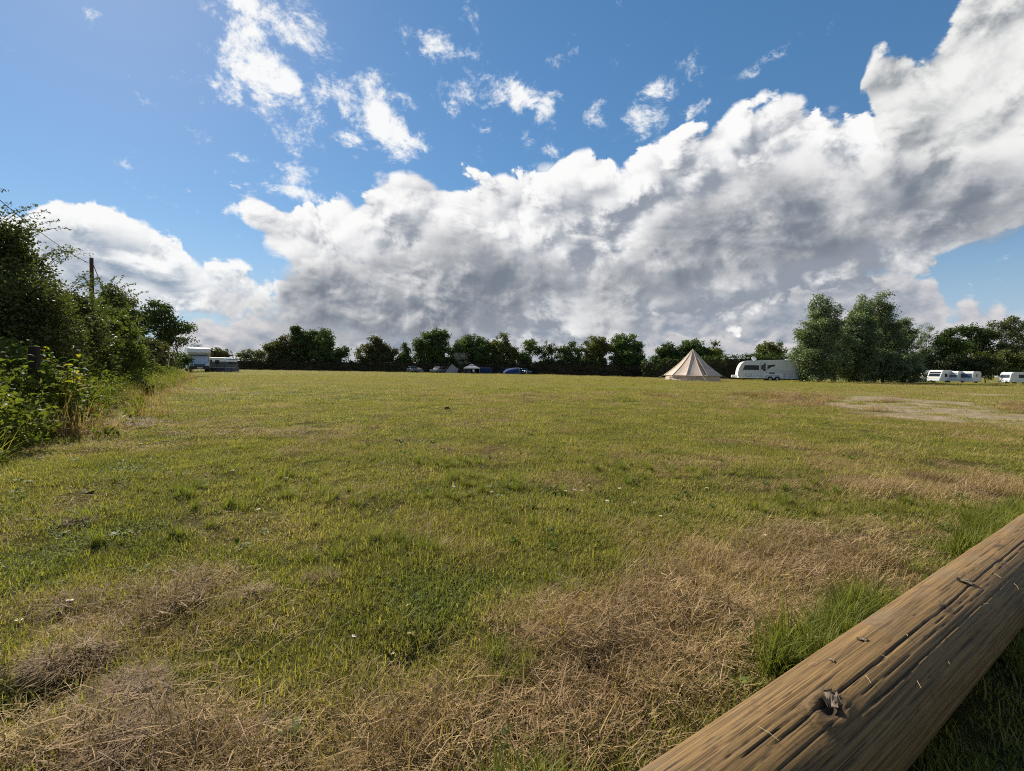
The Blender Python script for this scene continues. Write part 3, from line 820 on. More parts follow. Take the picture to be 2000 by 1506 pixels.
    c = N.mix(N.mapr(N.noise(P, 11, 5, .65), .55, .72, 0, .6), c, (.045, .026, .014))
    c = N.mix(N.mapr(g4, .60, .72, 0, .5), c, (.030, .021, .012))
    c = N.mix(N.m('MULTIPLY', kn, .85), c, (.030, .018, .010))
    c = N.mix(N.mapr(A('crack'), .25, .8, 0, .8), c, (.012, .008, .005))
    hh = N.m('ADD', g1, N.m('MULTIPLY', g2, .8))
    out_surf(N, bsdf(N, c, .68, .28, bump(N, hh, .45, .0022)))
    root = thing('log_rail', 'thick round weathered timber log lying along the edge of the grass', 'log', LOG_C)
    root.rotation_euler = (0, 0, math.atan2(LOG_D.y, LOG_D.x))
    # local +y must be LOG_N (beyond the log)
    o = obj('timber', mesh_np('timber', V, Fl, m, True, {'crack': crack.ravel(), 'knot': knot.ravel()}), root)
    return root, (KS, KT)
log_root, LOG_KNOT = make_log()

# ------------------------------------------------------------------ trees, hedges, bushes
def leaf_cloud(C, rad, per, size, seed, asp=.6, droop=0.0, cl_tint=.5):
    """rhombic leaves scattered round cluster centres C"""
    r = np.random.default_rng(seed)
    n = len(C) * per
    c = np.repeat(C, per, 0)
    p = c + r.normal(0, 1, (n, 3)) * rad * np.array([1, 1, .8])
    d = r.normal(0, 1, (n, 3)); d[:, 2] = d[:, 2] * .7 - droop
    d /= np.linalg.norm(d, axis=1)[:, None]
    u = r.normal(0, 1, (n, 3)); u[:, 2] *= .6
    s = np.cross(d, u); s /= np.linalg.norm(s, axis=1)[:, None] + 1e-6
    nn = np.cross(s, d)
    L = (size * r.uniform(.55, 1.35, n))[:, None]
    fold = nn * L * .14
    V = np.stack([p - d * L * .5, p + s * L * asp * .5 + fold, p + d * L * .5, p - s * L * asp * .5 + fold], 1).reshape(-1, 3)
    b = np.arange(n) * 4
    F = np.concatenate([np.stack([b, b + 1, b + 2], -1), np.stack([b, b + 2, b + 3], -1)])
    ct = np.repeat(r.uniform(0, 1, len(C)), per)
    T = np.repeat(np.clip(ct * cl_tint + r.uniform(0, 1, n) * (1 - cl_tint), 0, 1), 4)
    return V, F, T

def lobe_points(lobes, n, seed, shell=.22, clump=.36):
    """points for leaf clusters: tufts of clusters sitting on the skin of the crown's lobes, with gaps between the tufts"""
    r = np.random.default_rng(seed)
    Lb0 = np.array(lobes)
    w = Lb0[:, 3] * Lb0[:, 5] + Lb0[:, 3] * Lb0[:, 4] + Lb0[:, 4] * Lb0[:, 5]; w = w / w.sum()
    ns = max(len(lobes) * 8, n // 6)
    k = r.choice(len(lobes), ns, p=w); Lb = Lb0[k]
    d = r.normal(0, 1, (ns, 3)); d /= np.linalg.norm(d, axis=1)[:, None]
    f = np.clip(1 - np.abs(r.normal(0, shell, ns)), .2, 1.0) * (1 + .22 * (r.uniform(0, 1, ns) - .35))
    sub = Lb[:, :3] + d * Lb[:, 3:6] * f[:, None] * .92
    sr = Lb[:, 3:6].min(1) * clump * r.uniform(.5, 1.35, ns)
    q = r.choice(ns, n, p=sr ** 2 / (sr ** 2).sum())
    e = r.normal(0, 1, (n, 3)); e /= np.linalg.norm(e, axis=1)[:, None]
    g = r.uniform(.35, 1.0, n)
    out = sub[q] + e * (sr[q] * g)[:, None] * np.array([1, 1, .72])
    # some foliage deeper in, so the crown is not hollow
    m = int(n * .22); kk = r.choice(len(lobes), m, p=w); v = r.normal(0, 1, (m, 3)); v /= np.linalg.norm(v, axis=1)[:, None]
    out[:m] = Lb0[kk, :3] + v * Lb0[kk, 3:6] * (r.uniform(0, 1, m) ** .5 * .85)[:, None]
    return out

def limbs(base, lobes, r0, seed, twigs=10, trunk_top=None, lean=0.0):
    """tapered trunk with limbs running up into the crown"""
    rd = random.Random(seed); b = MB()
    ctr = Vector((sum(l[0] for l in lobes) / len(lobes), sum(l[1] for l in lobes) / len(lobes), 0))
    top = trunk_top or min(l[2] for l in lobes)
    T = Vector((base.x * .35 + ctr.x * .65, base.y * .35 + ctr.y * .65, top))
    P = [base.lerp(T, k / 5) + Vector((rd.gauss(0, r0 * .3), rd.gauss(0, r0 * .3), 0)) * (k > 0) for k in range(6)]
    P[0] = base - Vector((0, 0, .1))
    b.tube(P, r0 * 1.15, 8, r0 * .6)
    def limb(a, c, ra, rb):
        q = [a.lerp(c, k / 4) + Vector((rd.gauss(0, .06), rd.gauss(0, .06), rd.gauss(0, .04))) * (a - c).length * (0 < k < 4) for k in range(5)]
        b.tube(q, ra, 5, rb); return q
    for l in lobes:
        c = Vector(l[:3]); a = P[rd.choice([3, 4, 5, 5])]
        if (c - a).length < .2: continue
        q = limb(a, c + Vector((0, 0, l[5] * .5)), r0 * .42, r0 * .12)
        for _ in range(twigs // max(1, len(lobes)) + 1):
            d = Vector((rd.gauss(0, 1), rd.gauss(0, 1), rd.gauss(.4, .8))).normalized()
            e = c + Vector((d.x * l[3], d.y * l[4], d.z * l[5])) * .9
            limb(q[rd.choice([2, 3])], e, r0 * .14, r0 * .04)
    return b

def px_lobes(L, Y0, seed, base):
    """crown lobes given in picture terms (x, y, half-width, half-height[, depth]) as ellipsoids round the tree's own base"""
    rd = random.Random(seed); out = []
    for q in L:
        Y = (q[4] if len(q) > 4 else Y0)
        rx, rz = q[2] * Y / FPX, q[3] * Y / FPX
        ry = max(rx, rz * .7) * rd.uniform(.75, 1.0)
        off = 0 if len(q) > 4 else rd.uniform(-.35, .35) * rx
        c = at(q[0], q[1], Y + off)
        out.append((c.x - base.x, c.y - base.y, c.z - base.z, rx, ry, rz))
    return out

M['oak'] = leaf_mat('oak_leaf', (0.027, 0.0456, 0.0151), (0.0641, 0.0945, 0.0254), (0.1181, 0.1435, 0.0371), trans=.26, rough=.6, spec=.15, pos_scale=.25)
M['ivy'] = leaf_mat('ivy_leaf', (0.035, 0.063, 0.021), (0.0875, 0.1295, 0.0385), (0.1487, 0.1837, 0.056), trans=.26, rough=.6, spec=.15, pos_scale=.3)
M['brown'] = leaf_mat('copper_leaf', (0.0413, 0.0462, 0.02), (0.0925, 0.0925, 0.0338), (0.1438, 0.1225, 0.05), trans=.25, rough=.55, spec=.25, pos_scale=.3)
M['willow'] = leaf_mat('willow_leaf', (0.0661, 0.093, 0.0414), (0.1758, 0.2195, 0.1075), (0.3898, 0.4368, 0.2778), trans=.26, rough=.5, spec=.3, pos_scale=.35)
M['ash'] = leaf_mat('ash_leaf', (0.0562, 0.0688, 0.03), (0.1063, 0.1187, 0.05), (0.175, 0.175, 0.0875), trans=.28, rough=.5, spec=.3, pos_scale=.3)
M['olive'] = leaf_mat('olive_leaf', (0.0574, 0.0709, 0.0202), (0.1266, 0.135, 0.0371), (0.2025, 0.1941, 0.0591), trans=.28, rough=.55, spec=.25, pos_scale=.4)
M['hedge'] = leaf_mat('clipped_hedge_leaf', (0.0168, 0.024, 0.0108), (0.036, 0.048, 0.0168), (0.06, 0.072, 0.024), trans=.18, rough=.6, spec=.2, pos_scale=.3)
M['thorn'] = leaf_mat('hawthorn_leaf', (0.0414, 0.0524, 0.0193), (0.0856, 0.0994, 0.0331), (0.1587, 0.1311, 0.058), trans=.3, rough=.6, spec=.14, pos_scale=.8)
M['thorn2'] = leaf_mat('hazel_leaf', (0.0437, 0.0621, 0.0161), (0.0978, 0.1207, 0.0299), (0.1495, 0.1495, 0.0403), trans=.36, rough=.6, spec=.12, pos_scale=.8)

def tree(name, label, cat, px, Y, lobes, mat, ncl, per, leaf, crad, r0=.25, seed=1, group=None, shell=.25, asp=.65, droop=0.0, part='crown', trunk='trunk', twigs=10, bark='bark', extra=None):
    base = gp(px, Y)
    root = thing(name, label, cat, base, 0, group)
    Lb = px_lobes(lobes, Y, seed, base)
    limbs(Vector((0, 0, 0)), Lb, r0, seed, twigs).build(trunk, M[bark], root, True)
    C = lobe_points(Lb, ncl, seed + 5, shell)
    C[:, 2] = np.maximum(C[:, 2], .12)
    V, F, T = leaf_cloud(C, crad * .8, per, leaf, seed + 9, asp, droop)
    V[:, 2] = np.maximum(V[:, 2], .02)
    obj(part, mesh_np(part, V, F, mat, False, {'tint': T}), root)
    if extra: extra(root, Lb)
    return root

G_FAR = 'trees standing along the far hedge'
YT = 112
FAR = [  # base px, lobes, material, label, clusters factor, kind
    (556, [(540, 682, 24, 20), (565, 672, 24, 20), (552, 700, 34, 16), (590, 668, 14, 14)], 'brown', 'broad dark brownish tree, first of the far hedge trees after the open sky gap', 1.0, 'dark_tree'),
    (592, [(583, 652, 16, 14), (596, 664, 22, 20), (590, 690, 26, 22), (612, 655, 12, 12)], 'oak', 'tallest dark tree between a brownish tree and a ivy green one', 1.0, 'dark_tree'),
    (630, [(626, 665, 24, 22), (632, 690, 27, 24), (612, 680, 14, 20), (640, 712, 22, 14)], 'ivy', 'dense round ivy green tree in front of the tallest dark tree', 1.25, 'ivy_clad_tree'),
    (662, [(668, 690, 18, 14), (655, 702, 18, 14), (676, 684, 9, 8)], 'oak', 'small thin dark tree reaching sideways beside the dense ivy green tree', .55, 'small_tree'),
    (736, [(738, 678, 26, 20), (720, 690, 24, 20), (752, 690, 24, 22), (735, 704, 34, 16), (730, 664, 12, 9)], 'brown', 'round brownish dark tree standing alone between two gaps of sky', 1.0, 'dark_tree'),
    (790, [(790, 682, 9, 11), (788, 700, 14, 14), (798, 706, 12, 12)], 'ivy', 'thin see-through tree with a narrow pale green crown', .5, 'slender_tree'),
    (842, [(848, 656, 24, 14), (840, 676, 30, 22), (826, 692, 24, 24), (858, 690, 24, 26), (868, 662, 12, 12)], 'ivy', 'tall domed green tree rising above the grey ridge tent', 1.2, 'broad_tree'),
    (920, [(925, 664, 22, 13), (905, 682, 26, 20), (938, 684, 28, 22), (918, 702, 44, 22), (890, 700, 22, 22), (952, 700, 24, 22)], 'ivy', 'wide bushy tree behind the pale gazebo', 1.1, 'broad_tree'),
    (980, [(982, 660, 14, 10), (970, 680, 26, 20), (992, 692, 22, 24), (975, 706, 34, 18)], 'olive', 'olive green tree with a tuft on top, right of the bushy gazebo tree', 1.0, 'broad_tree'),
    (1030, [(1035, 672, 16, 11), (1030, 692, 15, 24), (1045, 684, 12, 10), (1020, 700, 12, 16), (1030, 715, 20, 12)], 'ivy', 'ragged ivy covered tree with sky showing through beside the blue tents', .62, 'ivy_clad_tree'),
    (1078, [(1072, 678, 18, 10), (1085, 684, 18, 11), (1065, 696, 14, 18), (1084, 706, 24, 18), (1060, 712, 20, 16), (1098, 716, 18, 14)], 'oak', 'low flat topped tree with wide gaps in its crown', .55, 'small_tree'),
    (1116, [(1112, 676, 14, 10), (1120, 692, 14, 24), (1104, 694, 12, 14), (1130, 688, 10, 14), (1118, 710, 20, 16)], 'ivy', 'upright ivy clad tree next to the bright green topped tree', .75, 'ivy_clad_tree'),
    (1164, [(1166, 664, 16, 11), (1158, 682, 20, 20), (1175, 680, 18, 20), (1160, 704, 24, 20)], 'olive', 'bright green topped tree left of the last big round tree', 1.0, 'broad_tree'),
    (1220, [(1215, 662, 26, 12), (1208, 682, 26, 22), (1232, 680, 24, 22), (1222, 706, 36, 22), (1246, 698, 14, 18)], 'ivy', 'last big round tree of the far row, left of the bell tent', 1.25, 'broad_tree'),
    (1302, [(1298, 684, 14, 11), (1308, 694, 20, 16), (1290, 704, 16, 14), (1312, 680, 10, 8)], 'oak', 'near black tree just left of the bell tent top', .9, 'dark_tree'),
    (1350, [(1350, 676, 24, 13), (1338, 692, 22, 18), (1364, 692, 20, 18), (1350, 710, 32, 18)], 'ivy', 'round green tree directly behind the bell tent top', 1.1, 'broad_tree'),
    (1392, [(1393, 678, 11, 9), (1384, 694, 18, 16), (1402, 698, 16, 16), (1390, 714, 28, 16)], 'olive', 'light green tree with a narrow top right of the bell tent', .9, 'broad_tree'),
    (1504, [(1504, 682, 26, 14), (1488, 692, 18, 12), (1520, 692, 18, 14), (1504, 704, 34, 14)], 'olive', 'rounded green tree standing behind the large grey caravan', 1.1, 'broad_tree'),
]
for i, (px, lb, mt, label, q, nm) in enumerate(FAR):
    Yt = YT if px < 1280 else 104
    ar = sum(a[2] * a[3] for a in lb)
    tree(nm, label, 'tree', px, Yt, lb, M[mt], int((130 + ar * .20) * q), 26, .38, .46, r0=.28, seed=300 + i, group=G_FAR, shell=.34, asp=.75)

# pale wood far beyond the gap on the left
for i, (px, lb, lab) in enumerate([(480, [(476, 692, 12, 8), (488, 689, 10, 8), (482, 698, 18, 8)], 'pale distant tree low on the horizon beyond the caravan awning'),
                                   (506, [(503, 690, 9, 8), (512, 693, 9, 8), (507, 699, 15, 8)], 'pale distant tree low on the horizon beside the first dark tree'),
                                   (434, [(428, 692, 14, 6), (440, 694, 10, 5)], 'small brown bush crown showing above the pale awning roof')]):
    tree('distant_tree', lab, 'tree', px, 190 if i < 2 else 120, lb, M['ash' if i < 2 else 'brown'], 90, 20, .6, .8, r0=.3, seed=350 + i, group='trees far beyond the hedge', shell=.4)

# clipped field hedges: a long soft box of small leaves
def hedge(name, label, pts, depth, mat, leaf, dens, seed, rough=.18, group=None):
    """pts: (px, top y, depth Y) along the hedge"""
    P = [(gp(px, Y), hgt(px, ty, Y)) for px, ty, Y in pts]
    base = P[0][0].copy()
    root = thing(name, label, 'hedge', base, 0, group)
    r = np.random.default_rng(seed); Vs = []; core = MB()
    cl = []
    for (a, ta), (b, tb) in zip(P, P[1:]):
        d = (b - a); L = d.length; dn = d.normalized(); nn = Vector((dn.y, -dn.x, 0))
        if nn.y > 0: nn = -nn
        hmean = max(ta - a.z, tb - b.z)
        n = int(L * (hmean * 2 + depth) * dens)
        t = r.uniform(0, 1, n); face = r.uniform(0, 1, n)
        top = (ta + (tb - ta) * t); gz_ = a.z + (b.z - a.z) * t
        H = top - gz_
        # front face, back face and top
        f = face < .62; k = (face >= .62) & (face < .88)
        o = np.where(f, depth / 2 + r.normal(0, rough * .7, n), np.where(k, r.uniform(-depth / 2, depth / 2, n), -depth / 2 + r.normal(0, rough, n)))
        z = np.where(k, H * (1 + r.normal(0, rough * .12, n)) + (fnoise(t * L, t * 0, 2.5, seed) - .5) * rough * 2.2, r.uniform(0.02, 1, n) * H)
        x = a.x + d.x * t + nn.x * o; y = a.y + d.y * t + nn.y * o
        cl.append(np.stack([x - base.x, y - base.y, z + gz_ - base.z], -1))
        q = [a + nn * (depth * .36), b + nn * (depth * .36), b - nn * (depth * .36), a - nn * (depth * .36)]
        lo = [v - base - Vector((0, 0, .1)) for v in q]
        hi = [v - base + Vector((0, 0, (h - v.z) * .9)) for v, h in zip(q, (ta, tb, tb, ta))]
        vs = [core.b.verts.new(v) for v in lo + hi]
        for ff in ((0, 1, 5, 4), (1, 2, 6, 5), (2, 3, 7, 6), (3, 0, 4, 7), (4, 5, 6, 7)): core.b.faces.new([vs[i] for i in ff])
    C = np.concatenate(cl)
    V, F, T = leaf_cloud(C, leaf * .55, 3, leaf, seed + 2, .75)
    V[:, 2] = np.maximum(V[:, 2], .02)
    core.build('core_block', M['twig'], root)  # solid dark core added inside the leaves to stop light showing through
    obj('foliage', mesh_np('foliage', V, F, mat, False, {'tint': T}), root)
    return root
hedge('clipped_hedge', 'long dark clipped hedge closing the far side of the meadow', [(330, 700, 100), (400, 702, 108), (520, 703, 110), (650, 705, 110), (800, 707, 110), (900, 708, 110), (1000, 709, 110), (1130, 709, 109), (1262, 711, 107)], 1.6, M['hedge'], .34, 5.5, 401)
hedge('field_hedge', 'shaggy green hedge behind the bell tent and the large caravan', [(1256, 706, 104), (1300, 702, 101), (1380, 700, 98), (1425, 697, 96), (1475, 695, 94), (1560, 696, 90)], 1.8, M['oak'], .36, 5.0, 402, .5)

# silver willows and the trees right of them
G_W = 'tall wind-blown willows right of the large caravan'
WIL = [(1600, 57, [(1600, 590, 15, 18), (1602, 614, 24, 26), (1630, 612, 12, 20), (1628, 632, 17, 24), (1600, 650, 34, 34), (1592, 695, 38, 38), (1578, 722, 20, 22), (1615, 715, 30, 28), (1640, 690, 24, 40), (1590, 735, 34, 12)], 'willow with a single rounded top, leftmost of the group, hiding the caravan end', 1.0),
       (1678, 60, [(1688, 586, 12, 22), (1684, 610, 20, 24), (1676, 640, 34, 30), (1664, 668, 40, 36), (1672, 712, 46, 30), (1650, 690, 26, 44), (1676, 735, 46, 12)], 'tall willow with the left one of two pointed tops', 1.0),
       (1724, 61, [(1716, 586, 12, 22), (1718, 610, 20, 24), (1730, 632, 24, 30), (1726, 664, 36, 38), (1722, 712, 42, 30), (1728, 735, 44, 12)], 'tall willow with the right one of two pointed tops', 1.0),
       (1765, 62, [(1770, 632, 9, 14), (1766, 652, 18, 24), (1758, 676, 24, 34), (1764, 716, 30, 28), (1770, 735, 34, 12)], 'lower silvery willow leaning out right of the two pointed tops', .9),
       (1806, 104, [(1800, 654, 17, 24), (1808, 684, 24, 30), (1802, 718, 28, 24), (1800, 735, 34, 12)], 'short silvery willow between the tall group and the dark oaks', .85)]
for i, (px, Y, lb, lab, q) in enumerate(WIL):
    ar = sum(a[2] * a[3] for a in lb)
    tree('silver_willow', lab, 'tree', px, Y, lb, M['willow'], int((190 + ar * .14) * q), 44, .25, .34, r0=.3, seed=420 + i, group=G_W, shell=.28, asp=.42, droop=-.25)
RIGHT = [(1850, 104, [(1846, 660, 26, 18), (1862, 676, 28, 22), (1838, 690, 24, 22), (1856, 712, 40, 20)], 'oak', 'dark_tree', 'dark tree with sky glinting through behind the row of white caravans', .85),
         (1905, 108, [(1895, 650, 30, 16), (1915, 664, 26, 18), (1890, 682, 34, 20), (1915, 700, 36, 24)], 'oak', 'dark_tree', 'flat topped deep green tree between the caravan row and the tall pale tree', 1.0),
         (1968, 108, [(1952, 634, 22, 16), (1982, 636, 28, 18), (1962, 660, 32, 20), (1990, 672, 30, 26), (1960, 696, 30, 24)], 'ash', 'ash_tree', 'tall pale feathery tree at the right end of the tree line', .8),
         (2040, 108, [(2030, 650, 30, 22), (2050, 680, 40, 30), (2040, 712, 45, 24)], 'ash', 'ash_tree', 'pale brownish tree cut off by the right edge of the picture', .9)]
for i, (px, Y, lb, mt, nm, lab, q) in enumerate(RIGHT):
    ar = sum(a[2] * a[3] for a in lb)
    tree(nm, lab, 'tree', px, Y, lb, M[mt], int((120 + ar * .14) * q), 28, .38, .5, r0=.32, seed=440 + i, group='trees behind the caravans on the right', shell=.36)
for i, (px, Y, lb, lab) in enumerate([(1925, 101, [(1918, 706, 26, 20), (1940, 712, 24, 20), (1900, 722, 26, 18), (1930, 730, 40, 14)], 'low olive green thicket behind the gap between the white caravans'),
                                      (1985, 101, [(1975, 702, 28, 20), (2005, 706, 30, 22), (1985, 722, 44, 18)], 'low olive green thicket behind the single caravan at the right edge'),
                                      (1855, 102, [(1830, 712, 36, 22), (1870, 716, 40, 22), (1810, 728, 34, 16), (1800, 700, 26, 26)], 'low dark thicket right behind the row of white caravans')]):
    tree('thicket', lab, 'bush', px, Y, lb, M['olive' if i < 2 else 'hedge'], 330, 26, .34, .45, r0=.1, seed=460 + i, group='thickets behind the caravans', part='foliage', trunk='stem', shell=.3)

# left boundary: bushes and trees seen one behind the other
def shoots(root, Lb, n, seed, mat, L=.9, leaf=.045, lean=(1, 0, 0)):
    """thin arching shoots with small leaves standing out of the top"""
    rd = random.Random(seed); pts = []
    for _ in range(n):
        b = MB()
        l = rd.choice(Lb[:4]); a = rd.uniform(0, 6.28)
        p = Vector((l[0] + math.cos(a) * l[3] * .7, l[1] + math.sin(a) * l[4] * .7, l[2] + l[5] * .65))
        d = Vector((math.cos(a) * .5 + lean[0] * .5, math.sin(a) * .5 + lean[1] * .5, rd.uniform(.7, 1.3))).normalized()
        Q = [p.copy()]
        for k in range(8):
            p = p + d * L * rd.uniform(.10, .16); d = (d + Vector((0, 0, -.10)) + Vector((rd.gauss(0, .08), rd.gauss(0, .08), 0))).normalized(); Q.append(p.copy())
        b.tube(Q, .006, 4, .002); b.build('shoot', M['twig'], root)
        pts += [tuple(q) for q in Q[2:]] * 2
    V, F, T = leaf_cloud(np.array(pts), .03, 3, leaf, seed + 1, .6)
    obj('shoot_leaves', mesh_np('shoot_leaves', V, F, mat, False, {'tint': T}), root)
tree('hawthorn_bush', 'huge dark hawthorn bush with arching shoots at the near left edge', 'bush', 10, 8.2,
     [(0, 492, 62, 66, 8.6), (-80, 480, 90, 90, 8.4), (50, 556, 58, 62, 8.8), (100, 606, 46, 56, 9.4), (-40, 600, 130, 100, 8.0), (60, 670, 90, 80, 8.4), (128, 660, 40, 56, 9.8), (30, 740, 120, 60, 8.2), (-130, 700, 120, 120, 7.8)],
     M['thorn'], 3600, 22, .060, .11, r0=.10, seed=500, part='foliage', trunk='stem', shell=.20, twigs=60, bark='twig',
     extra=lambda r, l: shoots(r, l, 30, 501, M['thorn'], .62))
tree('hazel_bush', 'lighter green hazel bush in the middle of the left hedge', 'bush', 232, 16,
     [(210, 640, 32, 34, 15.5), (238, 668, 30, 36, 16.5), (196, 660, 28, 42, 14), (222, 698, 42, 30, 15), (255, 696, 22, 28, 18), (190, 692, 32, 38, 13)],
     M['thorn2'], 1500, 24, .092, .16, r0=.09, seed=510, part='foliage', trunk='stem', shell=.2, twigs=40, bark='twig', extra=lambda r, l: shoots(r, l, 14, 511, M['thorn2'], .8, .07))
tree('hawthorn_bush', 'dark bush top poking up just right of the utility pole', 'bush', 222, 24,
     [(220, 582, 22, 20, 24), (232, 602, 28, 26, 24), (205, 605, 26, 26, 23), (222, 645, 40, 40, 23)],
     M['thorn'], 620, 24, .13, .2, r0=.12, seed=520, part='foliage', trunk='stem', shell=.25, twigs=30, bark='twig', extra=lambda r, l: shoots(r, l, 14, 521, M['thorn'], 1.0, .09))
tree('hawthorn_bush', 'dark middle part of the left hedge in front of the utility pole', 'bush', 165, 12.5,
     [(142, 614, 28, 38, 11.5), (164, 650, 26, 44, 12.5), (138, 668, 38, 56, 11), (172, 705, 34, 36, 12)],
     M['thorn'], 1400, 24, .078, .14, r0=.09, seed=525, part='foliage', trunk='stem', shell=.2, twigs=40, bark='twig', extra=lambda r, l: shoots(r, l, 16, 526, M['thorn'], .7, .06))
tree('hedgerow_oak', 'open crowned oak overhanging the left hedge near the motorhome', 'tree', 322, 40,
     [(300, 606, 24, 18), (285, 622, 18, 16), (325, 618, 20, 16), (345, 640, 26, 18), (368, 640, 18, 16), (310, 650, 36, 24), (375, 660, 10, 10), (340, 668, 30, 16), (300, 680, 30, 20)],
     M['oak'], 300, 30, .19, .27, r0=.2, seed=530, shell=.3, twigs=30)
tree('low_hedge_bush', 'low brownish hedge bush at the far end of the left hedge', 'bush', 292, 24,
     [(284, 690, 20, 24, 23), (306, 694, 18, 20, 27), (322, 702, 14, 16, 32), (270, 700, 18, 24, 20)],
     M['brown'], 520, 24, .13, .2, r0=.07, seed=540, part='foliage', trunk='stem', shell=.25, twigs=20, bark='twig')
tree('low_hedge_bush', 'dark low hedge bush between the oak and the motorhome', 'bush', 344, 52,
     [(338, 704, 12, 14, 48), (352, 704, 14, 14, 54), (330, 708, 12, 12, 42), (362, 708, 12, 12, 66)],
     M['oak'], 260, 24, .22, .35, r0=.09, seed=545, part='foliage', trunk='stem', shell=.3, twigs=20, bark='twig')

# rough weeds (nettles, brambles) along the foot of the left hedge: too many to count
def hedge_foot():
    r = np.random.default_rng(60); n = 3000
    t = hl * r.uniform(0, 1.12, n) ** 1.25 - 1.2; o = -.42 + r.normal(0, .45, n)
    x = HA.x + hd.x * t + hn.x * o; y = HA.y + hd.y * t + hn.y * o
    f_ = np.clip(-((x - BIRD.x) * BIRD.x + (y - BIRD.y) * BIRD.y) / BIRD.length, 0, 2.5) / BIRD.length
    k_ = np.hypot(x - BIRD.x * (1 - f_), y - BIRD.y * (1 - f_)) > .5
    x, y, t, o = x[k_], y[k_], t[k_], o[k_]; n = len(x)
    h = np.where(t < 3.5, 1.32, np.where(t < 9, .95, .75)) * np.clip(.78 - o * .62, .18, 1.1)
    h = h * (.5 + .8 * fnoise(x, y, .9, 61)) * r.uniform(.75, 1.1, n)
    C = np.concatenate([np.stack([x, y, gz0(x, y) + h * k], -1) + r.normal(0, .045, (n, 3)) * [1, 1, .4] for k in (.3, .5, .7, .87, 1.0)])
    V, F, T = leaf_cloud(C, .06, 6, .08, 62, .5, .25)
    V[:, 2] = np.maximum(V[:, 2], .01)
    o = obj('weeds', mesh_np('weeds', V, F, M['weed'], False, {'tint': T}))
    tag(o, 'tangled nettles and brambles along the foot of the left hedge', None, None, 'stuff')
M['weed'] = leaf_mat('weed_leaf', (0.054, 0.074, 0.018), (0.126, 0.142, 0.031), (0.228, 0.198, 0.06), trans=.42, rough=.6, spec=.12, pos_scale=.7)
hedge_foot()

# ------------------------------------------------------------------ vehicles and tents
M['cream'] = paint('caravan_shell', (.62, .62, .58), .38, .5, .08)
M['greyshell'] = paint('caravan_side_grey', (.60, .59, .57), .55, .3, .06)
M['whitetrim'] = paint('white_plastic', (.78, .78, .75), .4, .5, .06)
M['greytrim'] = paint('grey_plastic', (.22, .23, .24), .5, .4, .1)
M['black'] = paint('black_plastic', (.018, .018, .02), .5, .4, .1)
M['rubber'] = paint('tyre_rubber', (.016, .016, .016), .8, .2, .2, 12)
M['rim'] = paint('wheel_alloy', (.25, .25, .26), .35, .6, .2, 8, metal=.7)
M['seam'] = paint('dark_seam', (.10, .105, .11), .6, .3)
M['screen'] = paint('silver_blind', (.36, .43, .52), .45, .5, .05)
M['plate'] = paint('number_plate_white', (.62, .62, .58), .5, .4, .02)
M['lamp'] = paint('lamp_glass', (.55, .57, .58), .12, .8, .02)
M['redlamp'] = paint('rear_lamp_red', (.35, .02, .02), .2, .7, .02)
def glass_mat():
    m, N = new_mat('tinted_window')
    n = N.noise(objco(N), 1.2, 3, .5)
    out_surf(N, bsdf(N, N.mix(n, (.008, .009, .013), (.026, .028, .036)), .12, .25))
    return m
M['glass'] = glass_mat()
M['blueglass'] = paint('caravan_front_window', (.045, .060, .085), .12, .8, .05, 1.5)
M['greyglass'] = paint('curtained_window', (.10, .10, .115), .2, .6, .1, 4)

def wheel(parent, x, y, r, w=.19, out=1):
    t = MB(); t.cyl((x, y - w / 2, r), (x, y + w / 2, r), r, seg=22)
    tm = t.mesh('wheel', M['rubber'], False); o = obj('wheel', tm, parent)
    b = MB(); ys = y + out * w / 2
    b.cyl((x, ys - .02 * out, r), (x, ys + .012 * out, r), r * .5, seg=18)
    for k in range(5):
        a = 2 * PI * k / 5
        b.box((x + math.cos(a) * r * .3, ys + .016 * out, r + math.sin(a) * r * .3), (r * .4, .02, r * .14), Euler((0, -a, 0)).to_matrix())
    b.build('rim', M['rim'], o)
    return o

def plate_on(parent, name, pts, mat, t=.02, bevel=.0):
    """thin slab: pts are four or more corners in space, pushed out along their normal"""
    P = [Vector(p) for p in pts]
    n = (P[1] - P[0]).cross(P[2] - P[1]).normalized()
    b = MB(); a = [b.b.verts.new(p - n * .01) for p in P]; c = [b.b.verts.new(p + n * t) for p in P]; k = len(P)
    b.b.faces.new(a[::-1]); b.b.faces.new(c)
    for i in range(k): b.b.faces.new((a[i], a[(i + 1) % k], c[(i + 1) % k], c[i]))
    bmesh.ops.recalc_face_normals(b.b, faces=b.b.faces[:])
    return b.build(name, mat, parent)

def rot_to_cam(p, extra=0.0): return math.atan2(-p.y, -p.x) + math.radians(extra)

def frame_lines(parent, name, x0, x1, z0, z1, y, mat, w=.03):
    b = MB()
    for (a, c, d, e) in ((x0, x1, z0, z0), (x0, x1, z1, z1)): b.box(((a + c) / 2, y, d), (abs(c - a) + w, .014, w))
    for x in (x0, x1): b.box((x, y, (z0 + z1) / 2), (w, .014, abs(z1 - z0) - w))
    return b.build(name, mat, parent)

